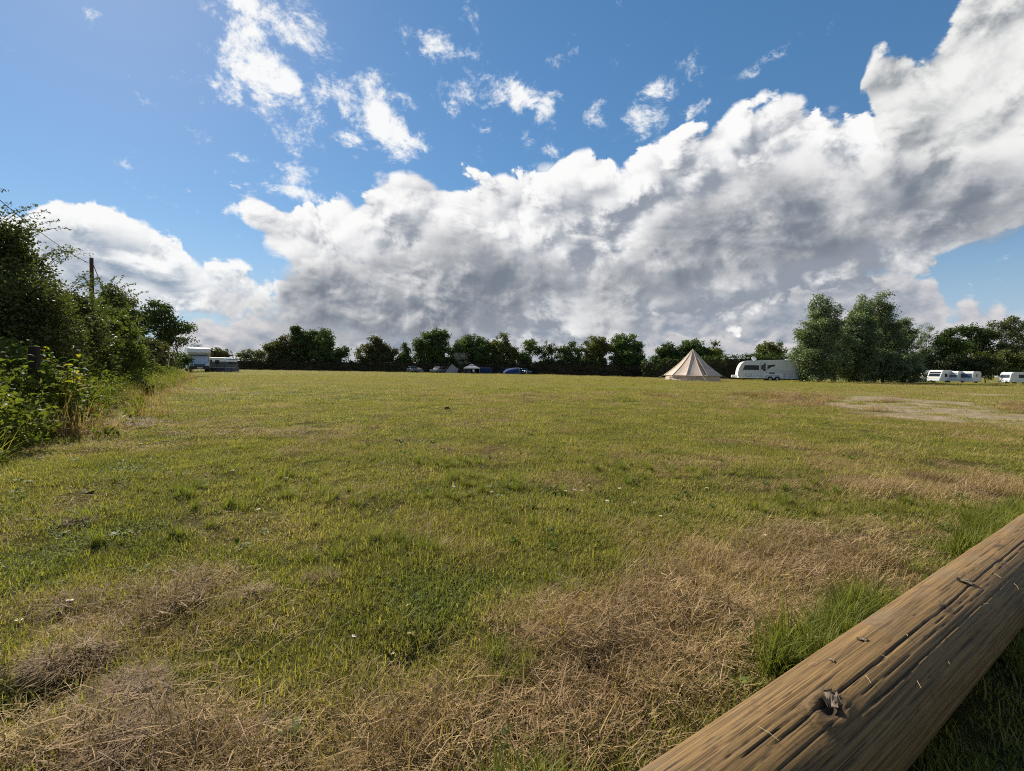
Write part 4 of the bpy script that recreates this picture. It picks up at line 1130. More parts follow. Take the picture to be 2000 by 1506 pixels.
# --- large twin axle caravan, side on
def big_caravan():
    p = gp(1505, 60); p.x += .1
    root = thing('caravan', 'large grey twin axle caravan seen side on, its rear end behind the willows', 'caravan', p, PI - math.radians(17))
    X = lambda px: (1507 - px) * .0715      # picture column to metres ahead of the axles
    prof = [(-3.9, .5), (4.05, .5), (4.12, .7), (4.07, 1.25), (3.95, 1.75), (3.74, 2.2), (3.46, 2.48), (3.05, 2.6), (1.2, 2.66), (-1.0, 2.74), (-3.5, 2.82), (-3.85, 2.7), (-3.95, 1.6)]
    b = MB(); b.prism(prof, -1.15, 1.15, .09, 3); b.build('body', M['greyshell'], root, False)
    y = 1.152
    plate_on(root, 'window', [(X(1483.5), y, 1.45), (X(1457), y, 1.45), (X(1460), y, 2.06), (X(1483.5), y, 2.06)], M['glass'])
    d = frame_lines(root, 'door', X(1485.5), X(1496), .62, 2.42, y + .006, M['seam'], .022)
    plate_on(d, 'door_window', [(X(1494), y, 1.30), (X(1490.5), y, 1.30), (X(1490.5), y, 2.30), (X(1494), y, 2.30)], M['glass'])
    plate_on(d, 'door_window', [(X(1490.2), y, 1.46), (X(1487), y, 1.55), (X(1487), y, 2.08), (X(1490.2), y, 2.08)], M['glass'])
    plate_on(root, 'window', [(X(1497), y, 1.50), (X(1497), y, 2.08), (X(1509), y, 2.18), (X(1509), y, 1.94), (X(1503.5), y, 1.88)], M['glass'])
    sw = MB()
    path = [(X(1503), 1.45), (X(1508), 1.62), (X(1512), 1.95), (X(1516), 2.28), (X(1520), 2.38), (X(1560), 2.44)]
    for (a, c), (e, f) in zip(path, path[1:]):
        v = Vector((e - a, 0, f - c)); sw.box(((a + e) / 2, y + .004, (c + f) / 2), (v.length + .03, .012, .085), Euler((0, -math.atan2(f - c, e - a), 0)).to_matrix())
    sw.build('graphic_stripe', M['cream'], root)
    ln = MB(); ln.box((-1.7, y + .003, 1.38), (3.4, .008, .02)); ln.box((-1.7, y + .003, 1.2), (3.4, .008, .014)); ln.box((2.6, y + .003, 1.33), (2.4, .008, .02)); ln.build('trim_line', M['seam'], root)
    plate_on(root, 'vent', [(X(1508.5), y, .88), (X(1500), y, .88), (X(1500), y, 1.16), (X(1508.5), y, 1.16)], M['black'])
    frame_lines(root, 'hatch', X(1462), X(1471), .62, .92, y + .006, M['seam'], .035)
    frame_lines(root, 'hatch', X(1524), X(1536.5), .60, .98, y + .006, M['seam'], .035)
    b = MB(); b.box((0.05, .0, .47), (8.05, 2.34, .16), None, .03); b.build('skirt', M['whitetrim'], root)
    b = MB(); pr = [(-1.15, .5), (-.98, .8), (-.8, .95), (.9, 1.0), (1.12, .85), (1.3, .5), (1.06, .5), (.95, .74), (.62, .86), (-.55, .84), (-.78, .72), (-.92, .5)]
    b.prism(pr, 1.12, 1.26, .015, 2); b.build('wheel_arch', M['whitetrim'], root)
    wheel(root, .36, 1.10, .33); wheel(root, -.42, 1.10, .33); wheel(root, .36, -1.10, .33, out=-1); wheel(root, -.42, -1.10, .33, out=-1)
    b = MB()
    edge = prof[2:12]
    b.tube([(x, 1.1, z) for x, z in edge], .055, 6); b.build('roof_rail', M['whitetrim'], root)
    b = MB(); b.box((4.42, 0, .60), (.62, .34, .30), None, .06); b.cyl((4.1, .4, .46), (4.75, 0, .46), .045); b.cyl((4.1, -.4, .46), (4.75, 0, .46), .045); b.build('hitch_cover', M['whitetrim'], root)
    b = MB(); b.cyl((2.1, 0, 2.6), (2.1, 0, 2.78), .10); b.ball((2.1, .02, 2.95), .34, (1, .28, .85), 14, 8, Euler((.5, 0, .4)).to_matrix()); b.build('satellite_dish', M['whitetrim'], root)
    for x in (3.4, -3.3): b = MB(); b.cyl((x, .8, 0), (x, .8, .42), .035); b.build('steady_leg', M['black'], root)
    b = MB(); b.cyl((4.55, 0, 0), (4.55, 0, .5), .04); b.build('jockey_post', M['black'], root)
    b = MB(); b.box((-1.9, 0, 2.80), (.7, .7, .12), None, .04); b.build('roof_light', M['whitetrim'], root)
big_caravan()

# --- smaller caravans showing their fronts
def front_caravan(px, Y, turn, label, win, L=5.2, W_=2.25, H=2.55, slope=.55, winh=(1.25, 2.1), side='cream', extra=None, group=None, hitch=True):
    p = gp(px, Y)
    root = thing('caravan', label, 'caravan', p, rot_to_cam(p, turn), group)
    x1 = L / 2
    prof = [(-x1, .42), (x1 - .05, .42), (x1, .8), (x1 - .04, 1.15), (x1 - slope * .6, 1.95), (x1 - slope - .1, H - .12), (x1 - slope - .5, H), (-x1 + .4, H), (-x1 + .05, H - .25)]
    b = MB(); b.prism(prof, -W_ / 2, W_ / 2, .10, 3); b.build('body', M[side], root)
    def fx(z):                                   # x of the front face at height z
        for (a, c), (e, f) in zip(prof[1:6], prof[2:7]):
            if c <= z <= f: return a + (e - a) * (z - c) / (f - c)
        return x1
    z0, z1 = winh; w = W_ / 2 - .22
    plate_on(root, 'front_window', [(fx(z0), -w, z0), (fx(z0), w, z0), (fx(z1), w, z1), (fx(z1), -w, z1)], M[win], .03)
    b = MB(); b.box((x1 - .02, 0, .62), (.12, W_ - .25, .34), None, .04); b.build('gas_locker', M['whitetrim'], root)
    for s in (1, -1):
        yy = s * (W_ / 2 + .002); sg = [(.9, yy, 1.3), (-.1, yy, 1.3), (-.1, yy, 1.95), (.9, yy, 1.95)]
        plate_on(root, 'side_window', sg if s < 0 else sg[::-1], M['glass'])
        wheel(root, -.2, s * (W_ / 2 - .12), .31, out=s)
        b = MB(); b.prism([(-.75, .45), (-.6, .72), (.2, .72), (.35, .45), (.2, .45), (.1, .6), (-.5, .6), (-.62, .45)], s * (W_ / 2 - .03), s * (W_ / 2 + .03), 0); b.build('wheel_arch', M['whitetrim'], root)
        b = MB(); b.cyl((x1 - .02, s * (W_ / 2 - .16), .9), (x1 + .03, s * (W_ / 2 - .16), .9), .06); b.build('front_lamp', M['lamp'], root)
    if hitch:
        b = MB(); b.cyl((x1 - .1, .5, .46), (x1 + 1.2, 0, .46), .045); b.cyl((x1 - .1, -.5, .46), (x1 + 1.2, 0, .46), .045); b.cyl((x1 + 1.0, 0, .0), (x1 + 1.0, 0, .62), .04); b.box((x1 + .95, 0, .56), (.5, .2, .16), None, .03); b.build('drawbar', M['greytrim'], root)
    if extra: extra(root, x1, W_, H)
    return root
GC = 'white caravans parked side by side on the right'
front_caravan(1807, 97, -34, 'first white caravan of the row by the willows, its lit side facing left', 'glass', L=4.8, group=GC)
front_caravan(1836, 95, -22, 'second white caravan of the row, with a wide black front window', 'glass', slope=.85, winh=(1.35, 2.3), H=2.65, group=GC)
front_caravan(1866, 95.5, -16, 'third white caravan of the row, with a curtained grey front window', 'greyglass', slope=.3, H=2.5, group=GC)
front_caravan(1894, 95, -14, 'fourth white caravan of the row, with a pale blue front window', 'blueglass', slope=.35, H=2.5, winh=(1.2, 2.05), group=GC)
def lampx(root, x1, W_, H): pass
front_caravan(1988, 93, -46, 'single cream caravan standing apart at the right edge of the picture', 'blueglass', L=5.0, slope=.25, H=2.45, winh=(1.3, 2.05), group=GC)
def small_trailer():
    p = gp(1793, 90); root = thing('trailer', 'low pale trailer beside the first white caravan of the row', 'trailer', p, rot_to_cam(p, -70))
    b = MB(); b.box((0, 0, .62), (1.8, 1.2, .5), None, .06); b.build('body', M['greytrim'], root)
    b = MB(); b.box((0, 0, .95), (1.86, 1.26, .16), None, .07); b.build('cover', M['cream'], root)
    wheel(root, 0, .66, .28); wheel(root, 0, -.66, .28, out=-1)
    b = MB(); b.cyl((.9, .4, .45), (1.9, 0, .45), .035); b.cyl((.9, -.4, .45), (1.9, 0, .45), .035); b.build('drawbar', M['greytrim'], root)
small_trailer()

# --- motorhome facing the camera
def motorhome():
    p = gp(385.5, 58)
    root = thing('motorhome', 'coachbuilt motorhome facing the camera with a silver blind behind its windscreen', 'motorhome', p, rot_to_cam(p, 4))
    prof = [(-3.4, .42), (1.5, .42), (1.5, 2.02), (2.35, 2.16), (2.62, 2.45), (2.4, 2.92), (1.7, 3.02), (-3.3, 3.02), (-3.4, 2.9)]
    b = MB(); b.prism(prof, -1.16, 1.16, .08, 3); b.build('body', M['cream'], root)
    b = MB(); b.prism([(1.45, .5), (3.28, .5), (3.34, .82), (3.2, 1.06), (2.72, 1.24), (1.98, 2.05), (1.45, 2.05)], -.96, .96, .07, 3); b.build('cab', M['screen'], root)
    plate_on(root, 'windscreen', [(2.66, -.80, 1.30), (2.66, .80, 1.30), (2.05, .74, 1.96), (2.05, -.74, 1.96)], M['screen'], .03)
    b = MB(); b.box((3.30, 0, .60), (.22, 1.96, .42), None, .06); b.build('bumper', M['black'], root)
    b = MB(); b.box((3.28, 0, .92), (.14, 1.1, .18), None, .03); b.build('grille', M['black'], root)
    for s in (1, -1):
        b = MB(); b.box((3.24, s * .74, .98), (.16, .36, .16), Euler((s * .12, 0, 0)).to_matrix(), .04); b.build('headlight', M['lamp'], root)
        b = MB(); b.cyl((2.35, s * .98, 1.45), (2.42, s * 1.18, 1.42), .03); b.box((2.42, s * 1.24, 1.42), (.12, .20, .34), None, .04); b.build('mirror', M['black'], root)
        wheel(root, 2.55, s * .88, .34, .22, s); wheel(root, -1.7, s * 1.02, .34, .22, s)
        q = [(2.5, s * .985, 1.3), (1.62, s * .985, 1.3), (1.62, s * .985, 1.9), (2.05, s * .985, 1.9)]
        plate_on(root, 'cab_window', q if s < 0 else q[::-1], M['glass'])
        q = [(.6, s * 1.162, 1.5), (-.6, s * 1.162, 1.5), (-.6, s * 1.162, 2.1), (.6, s * 1.162, 2.1)]
        plate_on(root, 'side_window', q if s < 0 else q[::-1], M['glass'])
    b = MB(); b.box((3.425, 0, .56), (.02, .54, .13)); b.build('number_plate', M['plate'], root)
    b = MB(); b.box((2.50, 0, 2.22), (.05, 1.9, .05), Euler((0, -.35, 0)).to_matrix()); b.build('trim_line', M['greytrim'], root)
    b = MB()
    for s in (1, -1):
        b.tube([(.9, s * .55 - .1, 3.0), (.9, s * .55 - .1, 3.42), (-.9, s * .55 - .1, 3.42), (-.9, s * .55 - .1, 3.0)], .022, 6)
    for x in (.9, 0, -.9): b.tube([(x, -.65, 3.42), (x, .45, 3.42)], .02, 6)
    b.build('roof_rack', M['rim'], root)
    b = MB(); b.box((0, -.1, 3.26), (1.5, .9, .30), None, .08); b.build('roof_box', M['lamp'], root)
    b = MB(); b.prism([(-2.6, 2.78), (.9, 2.78), (.9, 2.90), (-2.6, 2.90)], 1.17, 1.30, .03, 2); b.build('awning_case', M['greytrim'], root)
    aw = plate_on(root, 'awning', [(.8, 1.25, 2.82), (.8, 3.9, 2.18), (-2.5, 3.9, 2.18), (-2.5, 1.25, 2.82)], M['darkcloth'], .02)
    for x in (.75, -2.45): b = MB(); b.cyl((x, 3.85, 0), (x, 3.85, 2.18), .022); b.build('awning_leg', M['greytrim'], aw)
def cloth_mat(name, col, trans=.25, rough=.8, scale=2.0):
    m, N = new_mat(name)
    n = N.noise(objco(N), scale, 5, .6); w = N.noise(objco(N), 60, 2, .5)
    c = N.mix(N.mapr(n, .35, .75), col, tuple(v * .78 for v in col))
    p = bsdf(N, c, rough, .15, bump(N, N.m('ADD', n, N.m('MULTIPLY', w, .1)), .25, .05))
    t = N.n('ShaderNodeBsdfTranslucent'); N.put(t.inputs[0], c)
    mx = N.n('ShaderNodeMixShader'); mx.inputs[0].default_value = trans
    N.lk(p, mx.inputs[1]); N.lk(t.outputs[0], mx.inputs[2]); out_surf(N, mx.outputs[0])
    return m
M['darkcloth'] = cloth_mat('dark_awning_cloth', (.045, .045, .05), .1)
M['canvas'] = cloth_mat('cotton_canvas', (.62, .50, .40), .22, .85, 1.2)
M['canvasedge'] = cloth_mat('canvas_seam', (.66, .54, .43), .15, .85, 2)
M['bright'] = cloth_mat('pale_canvas_flap', (.74, .66, .52), .3)
M['greycloth'] = cloth_mat('grey_tent_cloth', (.20, .20, .225), .2)
M['palecloth'] = cloth_mat('pale_grey_cloth', (.33, .33, .36), .3)
M['whitecloth'] = cloth_mat('white_cloth', (.72, .72, .72), .25)
M['bluecloth'] = cloth_mat('blue_tent_cloth', (.03, .065, .17), .25)
M['navycloth'] = cloth_mat('navy_tent_cloth', (.020, .035, .085), .2)
M['windbreak'] = cloth_mat('windbreak_cloth', (.13, .13, .17), .2)
def mesh_screen():
    m, N = new_mat('windbreak_mesh')
    p = bsdf(N, (.03, .03, .04), .7, .2); t = N.n('ShaderNodeBsdfTransparent'); mx = N.n('ShaderNodeMixShader')
    mx.inputs[0].default_value = .34; N.lk(p, mx.inputs[1]); N.lk(t.outputs[0], mx.inputs[2]); out_surf(N, mx.outputs[0]); return m
M['meshscreen'] = mesh_screen()
motorhome()

front_caravan(432, 84, 40, 'low pale caravan behind the dark windbreak beside the motorhome', 'glass', L=5.6, H=2.4, slope=.5, group=None)

def windbreak():
    P = [gp(x, Y) for x, Y in ((409, 60), (424, 58.6), (438, 58.2), (453, 58.6), (467, 60))]
    o = P[0].copy(); root = thing('windbreak', 'dark windbreak with a see-through top standing right of the motorhome', 'windbreak', o)
    for a in P:
        b = MB(); b.cyl(a - o, a - o + Vector((0, 0, 1.45)), .025, seg=8); b.build('pole', M['black'], root)
    for a, c in zip(P, P[1:]):
        q = lambda z0, z1: [a - o + Vector((0, 0, z0)), c - o + Vector((0, 0, z0)), c - o + Vector((0, 0, z1)), a - o + Vector((0, 0, z1))]
        plate_on(root, 'panel', q(.03, .62), M['windbreak'], .008); plate_on(root, 'mesh_panel', q(.64, 1.38), M['meshscreen'], .004)
windbreak()

# --- bell tent
def bell_tent():
    Y = 54; p = gp(1352, Y)
    root = thing('bell_tent', 'cream pink canvas bell tent standing alone on the mown grass', 'tent', p, math.radians(-8))
    n = 12; R_w, R_e, ze, zt = 3.05, 3.22, .60, 3.62
    ang = [2 * PI * k / n + .1 for k in range(n + 1)]
    for k in range(n):
        a0, a1 = ang[k], ang[k + 1]; V, F = [], []
        nu, nv = 6, 10
        for j in range(nv + 1):
            f = j / nv; r = R_e * (1 - f) ** 1.0 + .05 * f - .30 * math.sin(PI * f) * (1 - f) ** .4; z = ze + (zt - ze) * f
            for i in range(nu + 1):
                u = i / nu; a = a0 + (a1 - a0) * u
                # cloth pulled tight at the seams sags between them
                q = math.cos((a1 - a0) / 2) / math.cos(a - (a0 + a1) / 2)
                rr = r * q * (1 - .045 * math.sin(PI * u) * (1 - f)) + .012 * math.sin(9 * u + k * 2.1) * (1 - f) * f * 2
                V.append((rr * math.cos(a), rr * math.sin(a), z - .03 * math.sin(PI * u) * (f < .01)))
        F = [[j * (nu + 1) + i, j * (nu + 1) + i + 1, (j + 1) * (nu + 1) + i + 1, (j + 1) * (nu + 1) + i] for j in range(nv) for i in range(nu)]
        obj('roof_panel', mesh_np('roof_panel', V, F, M['canvas'], True), root)
        b = MB(); seam = [V[j * (nu + 1)] for j in range(nv + 1)]; b.tube([Vector(s) * 1.004 for s in seam], .045, 5, .02); b.build('seam', M['canvasedge'], root)
        # wall panel
        V2, F2 = [], []
        for j in range(4):
            for i in range(7):
                u = i / 6; a = a0 + (a1 - a0) * u; q = math.cos((a1 - a0) / 2) / math.cos(a - (a0 + a1) / 2)
                rr = (R_w * q) * (1 - .012 * math.sin(PI * u) + .006 * math.sin(13 * u + k)) + .05 * (j == 0); V2.append((rr * math.cos(a), rr * math.sin(a), .0 + (ze + .02) * j / 3))
        F2 = [[j * 7 + i, j * 7 + i + 1, (j + 1) * 7 + i + 1, (j + 1) * 7 + i] for j in range(3) for i in range(6)]
        obj('wall_panel', mesh_np('wall_panel', V2, F2, M['canvas'], True), root)
        b = MB(); e0 = Vector((R_e * math.cos(a0), R_e * math.sin(a0), ze)); e1 = Vector((R_e * math.cos(a1), R_e * math.sin(a1), ze))
        b.tube([e0, e1], .04, 5); b.build('eaves_hem', M['canvasedge'], root)
        g = Vector((math.cos(a0), math.sin(a0), 0)); b = MB(); b.tube([e0, g * 4.6], .006, 4); b.tube([g * 4.6 + Vector((0, 0, .06)), g * 4.55 - Vector((0, 0, .05))], .012, 4); b.build('guy_rope', M['bright'], root)
    b = MB(); b.cyl((0, 0, zt - .12), (0, 0, zt + .10), .09, .03, 10); b.build('cap', M['canvasedge'], root)
    # door hood: a vertical ridge of cloth towards the camera
    a = math.radians(-72)
    d = Vector((math.cos(a), math.sin(a), 0)); s = Vector((-d.y, d.x, 0))
    P0 = d * 1.12 + Vector((0, 0, 2.62)); 
    plate_on(root, 'door_flap', [d * 3.2 - s * .08 + Vector((0, 0, .62)), d * 3.2 + s * .85 + Vector((0, 0, .62)), P0 + s * .12, P0 - s * .05], M['canvas'], .03)
    # pale lower flap and rolled groundsheet at the left foot
    a = math.radians(-165); d = Vector((math.cos(a), math.sin(a), 0)); s = Vector((-d.y, d.x, 0))
    plate_on(root, 'window_flap', [d * 3.1 - s * .1 + Vector((0, 0, .08)), d * 3.1 + s * .75 + Vector((0, 0, .08)), d * 3.1 + s * .75 + Vector((0, 0, .48)), d * 3.1 - s * .1 + Vector((0, 0, .48))], M['bright'], .03)
    b = MB(); a2 = [math.radians(v) for v in (-150, -142, -134, -126, -118)]
    b.tube([(3.12 * math.cos(v), 3.12 * math.sin(v), .1 + .14 * max(0, 1 - k)) for k, v in enumerate(a2)], .10, 7, .07); b.build('groundsheet_edge', M['bright'], root)
bell_tent()

# --- camp along the far hedge
YC = 104
def car(px, Y, rz, col, label, group='cars parked along the far hedge', estate=False):
    p = gp(px, Y); root = thing('parked_car', label, 'car', p, rz, group)
    m = paint('car_paint_' + label.split()[0], col, .25, .6, .05, 2, coat=.6)
    lo = [(-2.05, .28), (2.05, .28), (2.12, .55), (2.0, .80), (1.15, .92), (-1.85, .96), (-2.1, .75)]
    b = MB(); b.prism(lo, -.86, .86, .07, 3); b.build('body', m, root)
    back = -1.95 if estate else -1.5
    up = [(1.2, .90), (.45, 1.42), (-1.2 if not estate else -1.6, 1.46), (back, .94)]
    b = MB(); b.prism(up, -.74, .74, .08, 3); b.build('cabin', m, root)
    sl = lambda q, k: Vector(q) * k
    plate_on(root, 'windscreen', [(1.08, -.64, .97), (1.08, .64, .97), (.52, .58, 1.38), (.52, -.58, 1.38)], M['glass'], .02)
    plate_on(root, 'rear_window', [(back - .0, .62, 1.0), (back - .0, -.62, 1.0), (up[2][0] - .06, -.56, 1.38), (up[2][0] - .06, .56, 1.38)], M['glass'], .03)
    for s in (1, -1):
        y = s * .742
        for q in ([(.95, y, .97), (.05, y, .97), (.05, y, 1.36), (.48, y, 1.36)], [(-.02, y, .97), (-1.35, y, .97), (-1.1, y, 1.36), (-.02, y, 1.36)]):
            plate_on(root, 'side_window', q if s < 0 else q[::-1], M['glass'], .012)
        wheel(root, 1.3, s * .78, .31, .2, s); wheel(root, -1.3, s * .78, .31, .2, s)
        b = MB(); b.box((2.03, s * .62, .68), (.14, .34, .13), None, .04); b.build('headlight', M['lamp'], root)
        b = MB(); b.box((-2.04, s * .66, .74), (.1, .24, .18), None, .03); b.build('tail_light', M['redlamp'], root)
        b = MB(); b.box((.72, s * .88, 1.0), (.12, .18, .12), None, .03); b.build('mirror', m, root)
    return root
pc = gp(800, YC); car(806, YC - 1.5, rot_to_cam(pc, 15), (.05, .055, .06), 'dark car parked left of the small dome tent, nose to the camera')
pc = gp(857, YC); car(857, YC - .5, rot_to_cam(pc, -40), (.10, .11, .13), 'grey car parked just left of the grey ridge tent')
car(989, YC + .5, rot_to_cam(pc, 30), (.03, .04, .06), 'dark car with its nose beside the left end of the long blue tent')
car(1022, YC + 1, rot_to_cam(pc, 24), (.03, .045, .075), 'navy estate car parked right of the long blue tent', estate=True)
def maroon_tent():
    p = gp(817, YC); root = thing('dome_tent', 'small dome tent with a pale front next to the dark car', 'tent', p, 0, 'tents pitched along the far hedge')
    def dome(cx, rx, ry, h, mat, name, seed=0):
        V, F = [], []
        for j in range(7):
            f = j / 6 * PI / 2
            for i in range(16):
                a = 2 * PI * i / 16; V.append((cx + rx * math.cos(f) * math.cos(a), ry * math.cos(f) * math.sin(a), h * math.sin(f) ** .85))
        F = [[j * 16 + i, j * 16 + (i + 1) % 16, (j + 1) * 16 + (i + 1) % 16, (j + 1) * 16 + i] for j in range(6) for i in range(16)]
        return obj(name, mesh_np(name, V, F, mat, True), root)
    dome(0, 1.3, 1.2, 1.15, M['greycloth'], 'flysheet'); dome(-.75, .75, .95, 1.0, M['whitecloth'], 'porch')
    b = MB(); b.tube([(1.3 * math.cos(t), -.05, 1.17 * math.sin(t)) for t in np.linspace(0, PI, 13)], .02, 5); b.build('pole', M['black'], root)
maroon_tent()
def ridge_tent():
    p = gp(882, YC - 2); root = thing('ridge_tent', 'pale grey pointed tent between the grey car and the gazebo', 'tent', p, math.radians(14), 'tents pitched along the far hedge')
    A = Vector((.1, 0, 2.05)); B = Vector((.5, 2.4, 2.0))
    c = [Vector((-1.45, -.2, .02)), Vector((1.05, -.9, .02)), Vector((1.6, 1.0, .9)), Vector((-1.3, 2.6, .02))]
    plate_on(root, 'roof_panel', [c[0], c[1], Vector((1.45, -.4, .95)), A], M['palecloth'], .02)
    plate_on(root, 'roof_panel', [c[0], A, B, c[3]], M['palecloth'], .02)
    plate_on(root, 'roof_panel', [A, Vector((1.45, -.4, .95)), Vector((1.7, 2.2, .9)), B], M['greycloth'], .02)
    plate_on(root, 'side_panel', [c[1], Vector((1.55, 2.4, .02)), Vector((1.7, 2.2, .9)), Vector((1.45, -.4, .95))], M['greycloth'], .02)
    b = MB(); b.cyl((.1, 0, 0), (.1, 0, 2.12), .025); b.cyl((.5, 2.4, 0), (.5, 2.4, 2.05), .025); b.build('pole', M['black'], root)
    b = MB(); b.tube([A, (2.6, -.9, .02)], .008, 4); b.tube([A, (-2.4, -.8, .02)], .008, 4); b.build('guy_rope', M['bright'], root)
ridge_tent()
def gazebo():
    p = gp(921.5, YC - 3); root = thing('gazebo', 'pale peaked gazebo with dark side walls between the ridge tent and a blue tent', 'gazebo', p, math.radians(5))
    h, e, k = 1.65, 1.32, 1.72
    for x in (-k, k):
        for y in (-1.5, 1.5):
            b = MB(); b.cyl((x * .97, y, 0), (x * .97, y, e), .03, seg=8); b.build('leg', M['rim'], root)
    c = [(-k, -1.55), (k, -1.55), (k, 1.55), (-k, 1.55)]
    m0 = [(-.75, -.6), (.75, -.6), (.75, .6), (-.75, .6)]
    for i in range(4):
        j = (i + 1) % 4
        r = plate_on(root, 'canopy_panel', [(*c[i], e), (*c[j], e), (*m0[j], e + .42), (*m0[i], e + .42)], M['palecloth'], .02)
        plate_on(root, 'canopy_panel', [(*m0[i], e + .42), (*m0[j], e + .42), (0.12 * (m0[j][0]), 0, e + .85), (0.12 * (m0[i][0]), 0, e + .85)], M['palecloth'], .02)
        plate_on(root, 'valance', [(*c[j], e), (*c[i], e), (*c[i], e - .2), (*c[j], e - .2)][::-1], M['whitecloth'], .01)
    for x in (-.35, .25): plate_on(root, 'glint_panel', [(x - .13, -.42, e + .56), (x + .13, -.42, e + .56), (x + .10, -.2, e + .76), (x - .10, -.2, e + .76)], M['whitecloth'], .05)  # white panels put the glints on the canopy top into colour
    plate_on(root, 'side_wall', [(-k, -1.5, .02), (-.1, -1.5, .02), (-.1, -1.5, e - .15), (-k, -1.5, e - .15)], M['meshscreen'], .01)
    plate_on(root, 'side_wall', [(-k, 1.5, .02), (k, 1.5, .02), (k, 1.5, e - .15), (-k, 1.5, e - .15)], M['navycloth'], .01)
    plate_on(root, 'side_wall', [(-k, 1.5, .02), (-k, -1.5, .02), (-k, -1.5, e - .15), (-k, 1.5, e - .15)], M['greycloth'], .01)
gazebo()
def folding_chair(px, lab):
    p = gp(px, YC - 4.5); root = thing('folding_chair', lab, 'chair', p, math.radians(-60), 'folding chairs by the gazebo')
    b = MB(); b.box((0, 0, .42), (.5, .5, .04), None, .01); b.build('seat', M['whitecloth'], root)
    b = MB(); b.box((-.26, 0, .72), (.04, .5, .5), Euler((0, -.2, 0)).to_matrix(), .01); b.build('backrest', M['whitecloth'], root)
    for x in (-.22, .22):
        for y in (-.22, .22):
            b = MB(); b.cyl((x, y, 0), (x, y, .42), .014, seg=6); b.build('leg', M['rim'], root)
folding_chair(917, 'white folding chair on the grass in front of the gazebo')
folding_chair(926, 'white folding chair under the right half of the gazebo roof')
def cabin_tent():
    p = gp(949, YC - 1.5); root = thing('cabin_tent', 'short boxy blue tent joined to the right side of the gazebo', 'tent', p, 0, 'tents pitched along the far hedge')
    b = MB(); b.prism([(-1.3, .02), (1.3, .02), (1.22, 1.28), (.6, 1.42), (-.9, 1.42), (-1.22, 1.3)], -1.4, 1.4, .08, 3); b.build('flysheet', M['bluecloth'], root)
    plate_on(root, 'door_panel', [(.55, -1.41, .06), (.95, -1.41, .06), (.95, -1.41, 1.15), (.55, -1.41, 1.15)], M['navycloth'], .012)
    plate_on(root, 'window_panel', [(-.9, -1.41, .5), (.2, -1.41, .5), (.2, -1.41, 1.0), (-.9, -1.41, 1.0)], M['navycloth'], .012)
cabin_tent()
def tunnel_tent():
    p = gp(1000, YC - 2); root = thing('tunnel_tent', 'long blue tunnel tent between two dark cars', 'tent', p, math.radians(6), 'tents pitched along the far hedge')
    V, F = [], []; nu, nv = 14, 8
    st = [(-1.9, .55), (-1.5, .95), (-.8, 1.25), (0, 1.42), (.8, 1.5), (1.5, 1.5), (1.85, 1.2), (2.1, .05)]
    for x, h in st:
        for i in range(nu + 1):
            a = PI * i / nu; V.append((x, -1.45 * math.cos(a) * (.75 + .25 * min(1, h)), max(.0, h * math.sin(a) ** .75)))
    F = [[j * (nu + 1) + i, (j + 1) * (nu + 1) + i, (j + 1) * (nu + 1) + i + 1, j * (nu + 1) + i + 1] for j in range(len(st) - 1) for i in range(nu)]
    F.append(list(range(nu + 1)))
    obj('flysheet', mesh_np('flysheet', V, F, M['bluecloth'], True), root)
    for k in (2, 4, 5):
        x, h = st[k]; b = MB(); b.tube([(x, -1.46 * math.cos(PI * i / 14), h * math.sin(PI * i / 14) ** .75 + .012) for i in range(15)], .03, 5); b.build('pole_sleeve', M['palecloth' if k == 5 else 'navycloth'], root)
    plate_on(root, 'door_panel', [(-.9, -1.30, .1), (.5, -1.40, .1), (.5, -1.16, .75), (-.7, -1.1, .7)], M['navycloth'], .015)
tunnel_tent()
def marker():
    p = gp(1028, 88); root = thing('marker_stake', 'thin pale marker stake in the grass before the navy car', 'stake', p)
    b = MB(); b.box((0, 0, .42), (.05, .05, .84), None, .008); b.build('shaft', M['bright'], root)
    b = MB(); b.box((0, 0, .88), (.10, .07, .10), None, .02); b.build('cap', M['whitetrim'], root)
marker()

# --- utility pole with its wire
def utility_pole():
    Y = 33; p = gp(182, Y); top = hgt(182, 505, Y)
    root = thing('utility_pole', 'plain wooden utility pole rising behind the left hedge', 'utility pole', p)
    b = MB(); b.cyl((0, 0, -.2), (0, 0, top), .145, .11, 16); b.build('shaft', M['polewood'], root)
    b = MB(); b.cyl((0, 0, top), (0, 0, top + .05), .135, .10, 12); b.build('cap', M['greytrim'], root)
    b = MB(); b.cyl((-.12, 0, top - .28), (-.34, -.1, top - .28), .018); b.ball((-.34, -.1, top - .24), .05, (1, 1, 1.3), 10, 6); b.cyl((.1, 0, top - .5), (.2, 0, top - .5), .018); b.build('bracket', M['greytrim'], root)
    b = MB(); e = at(246, 672, 48) - p; b.tube([(.14, 0, top - .5), tuple(e)], .026, 5); b.build('stay_wire', M['black'], root)
    a = p + Vector((-.34, -.1, top - .24)); c = at(-160, 250, 14)
    b = MB(); P = []
    for k in range(15):
        f = k / 14; q = a.lerp(c, f); q.z -= .35 * 4 * f * (1 - f); P.append(q)
    o = a.copy(); b.tube([q - o for q in P], .017, 5)
    w = b.build('overhead_wire', M['black'], None, False, o); tag(w, 'sagging overhead wire running from the utility pole over the left hedge', 'wire')
M['polewood'] = bark_mat('pole_timber', (.035, .020, .013), (.085, .052, .034), 10)
utility_pole()
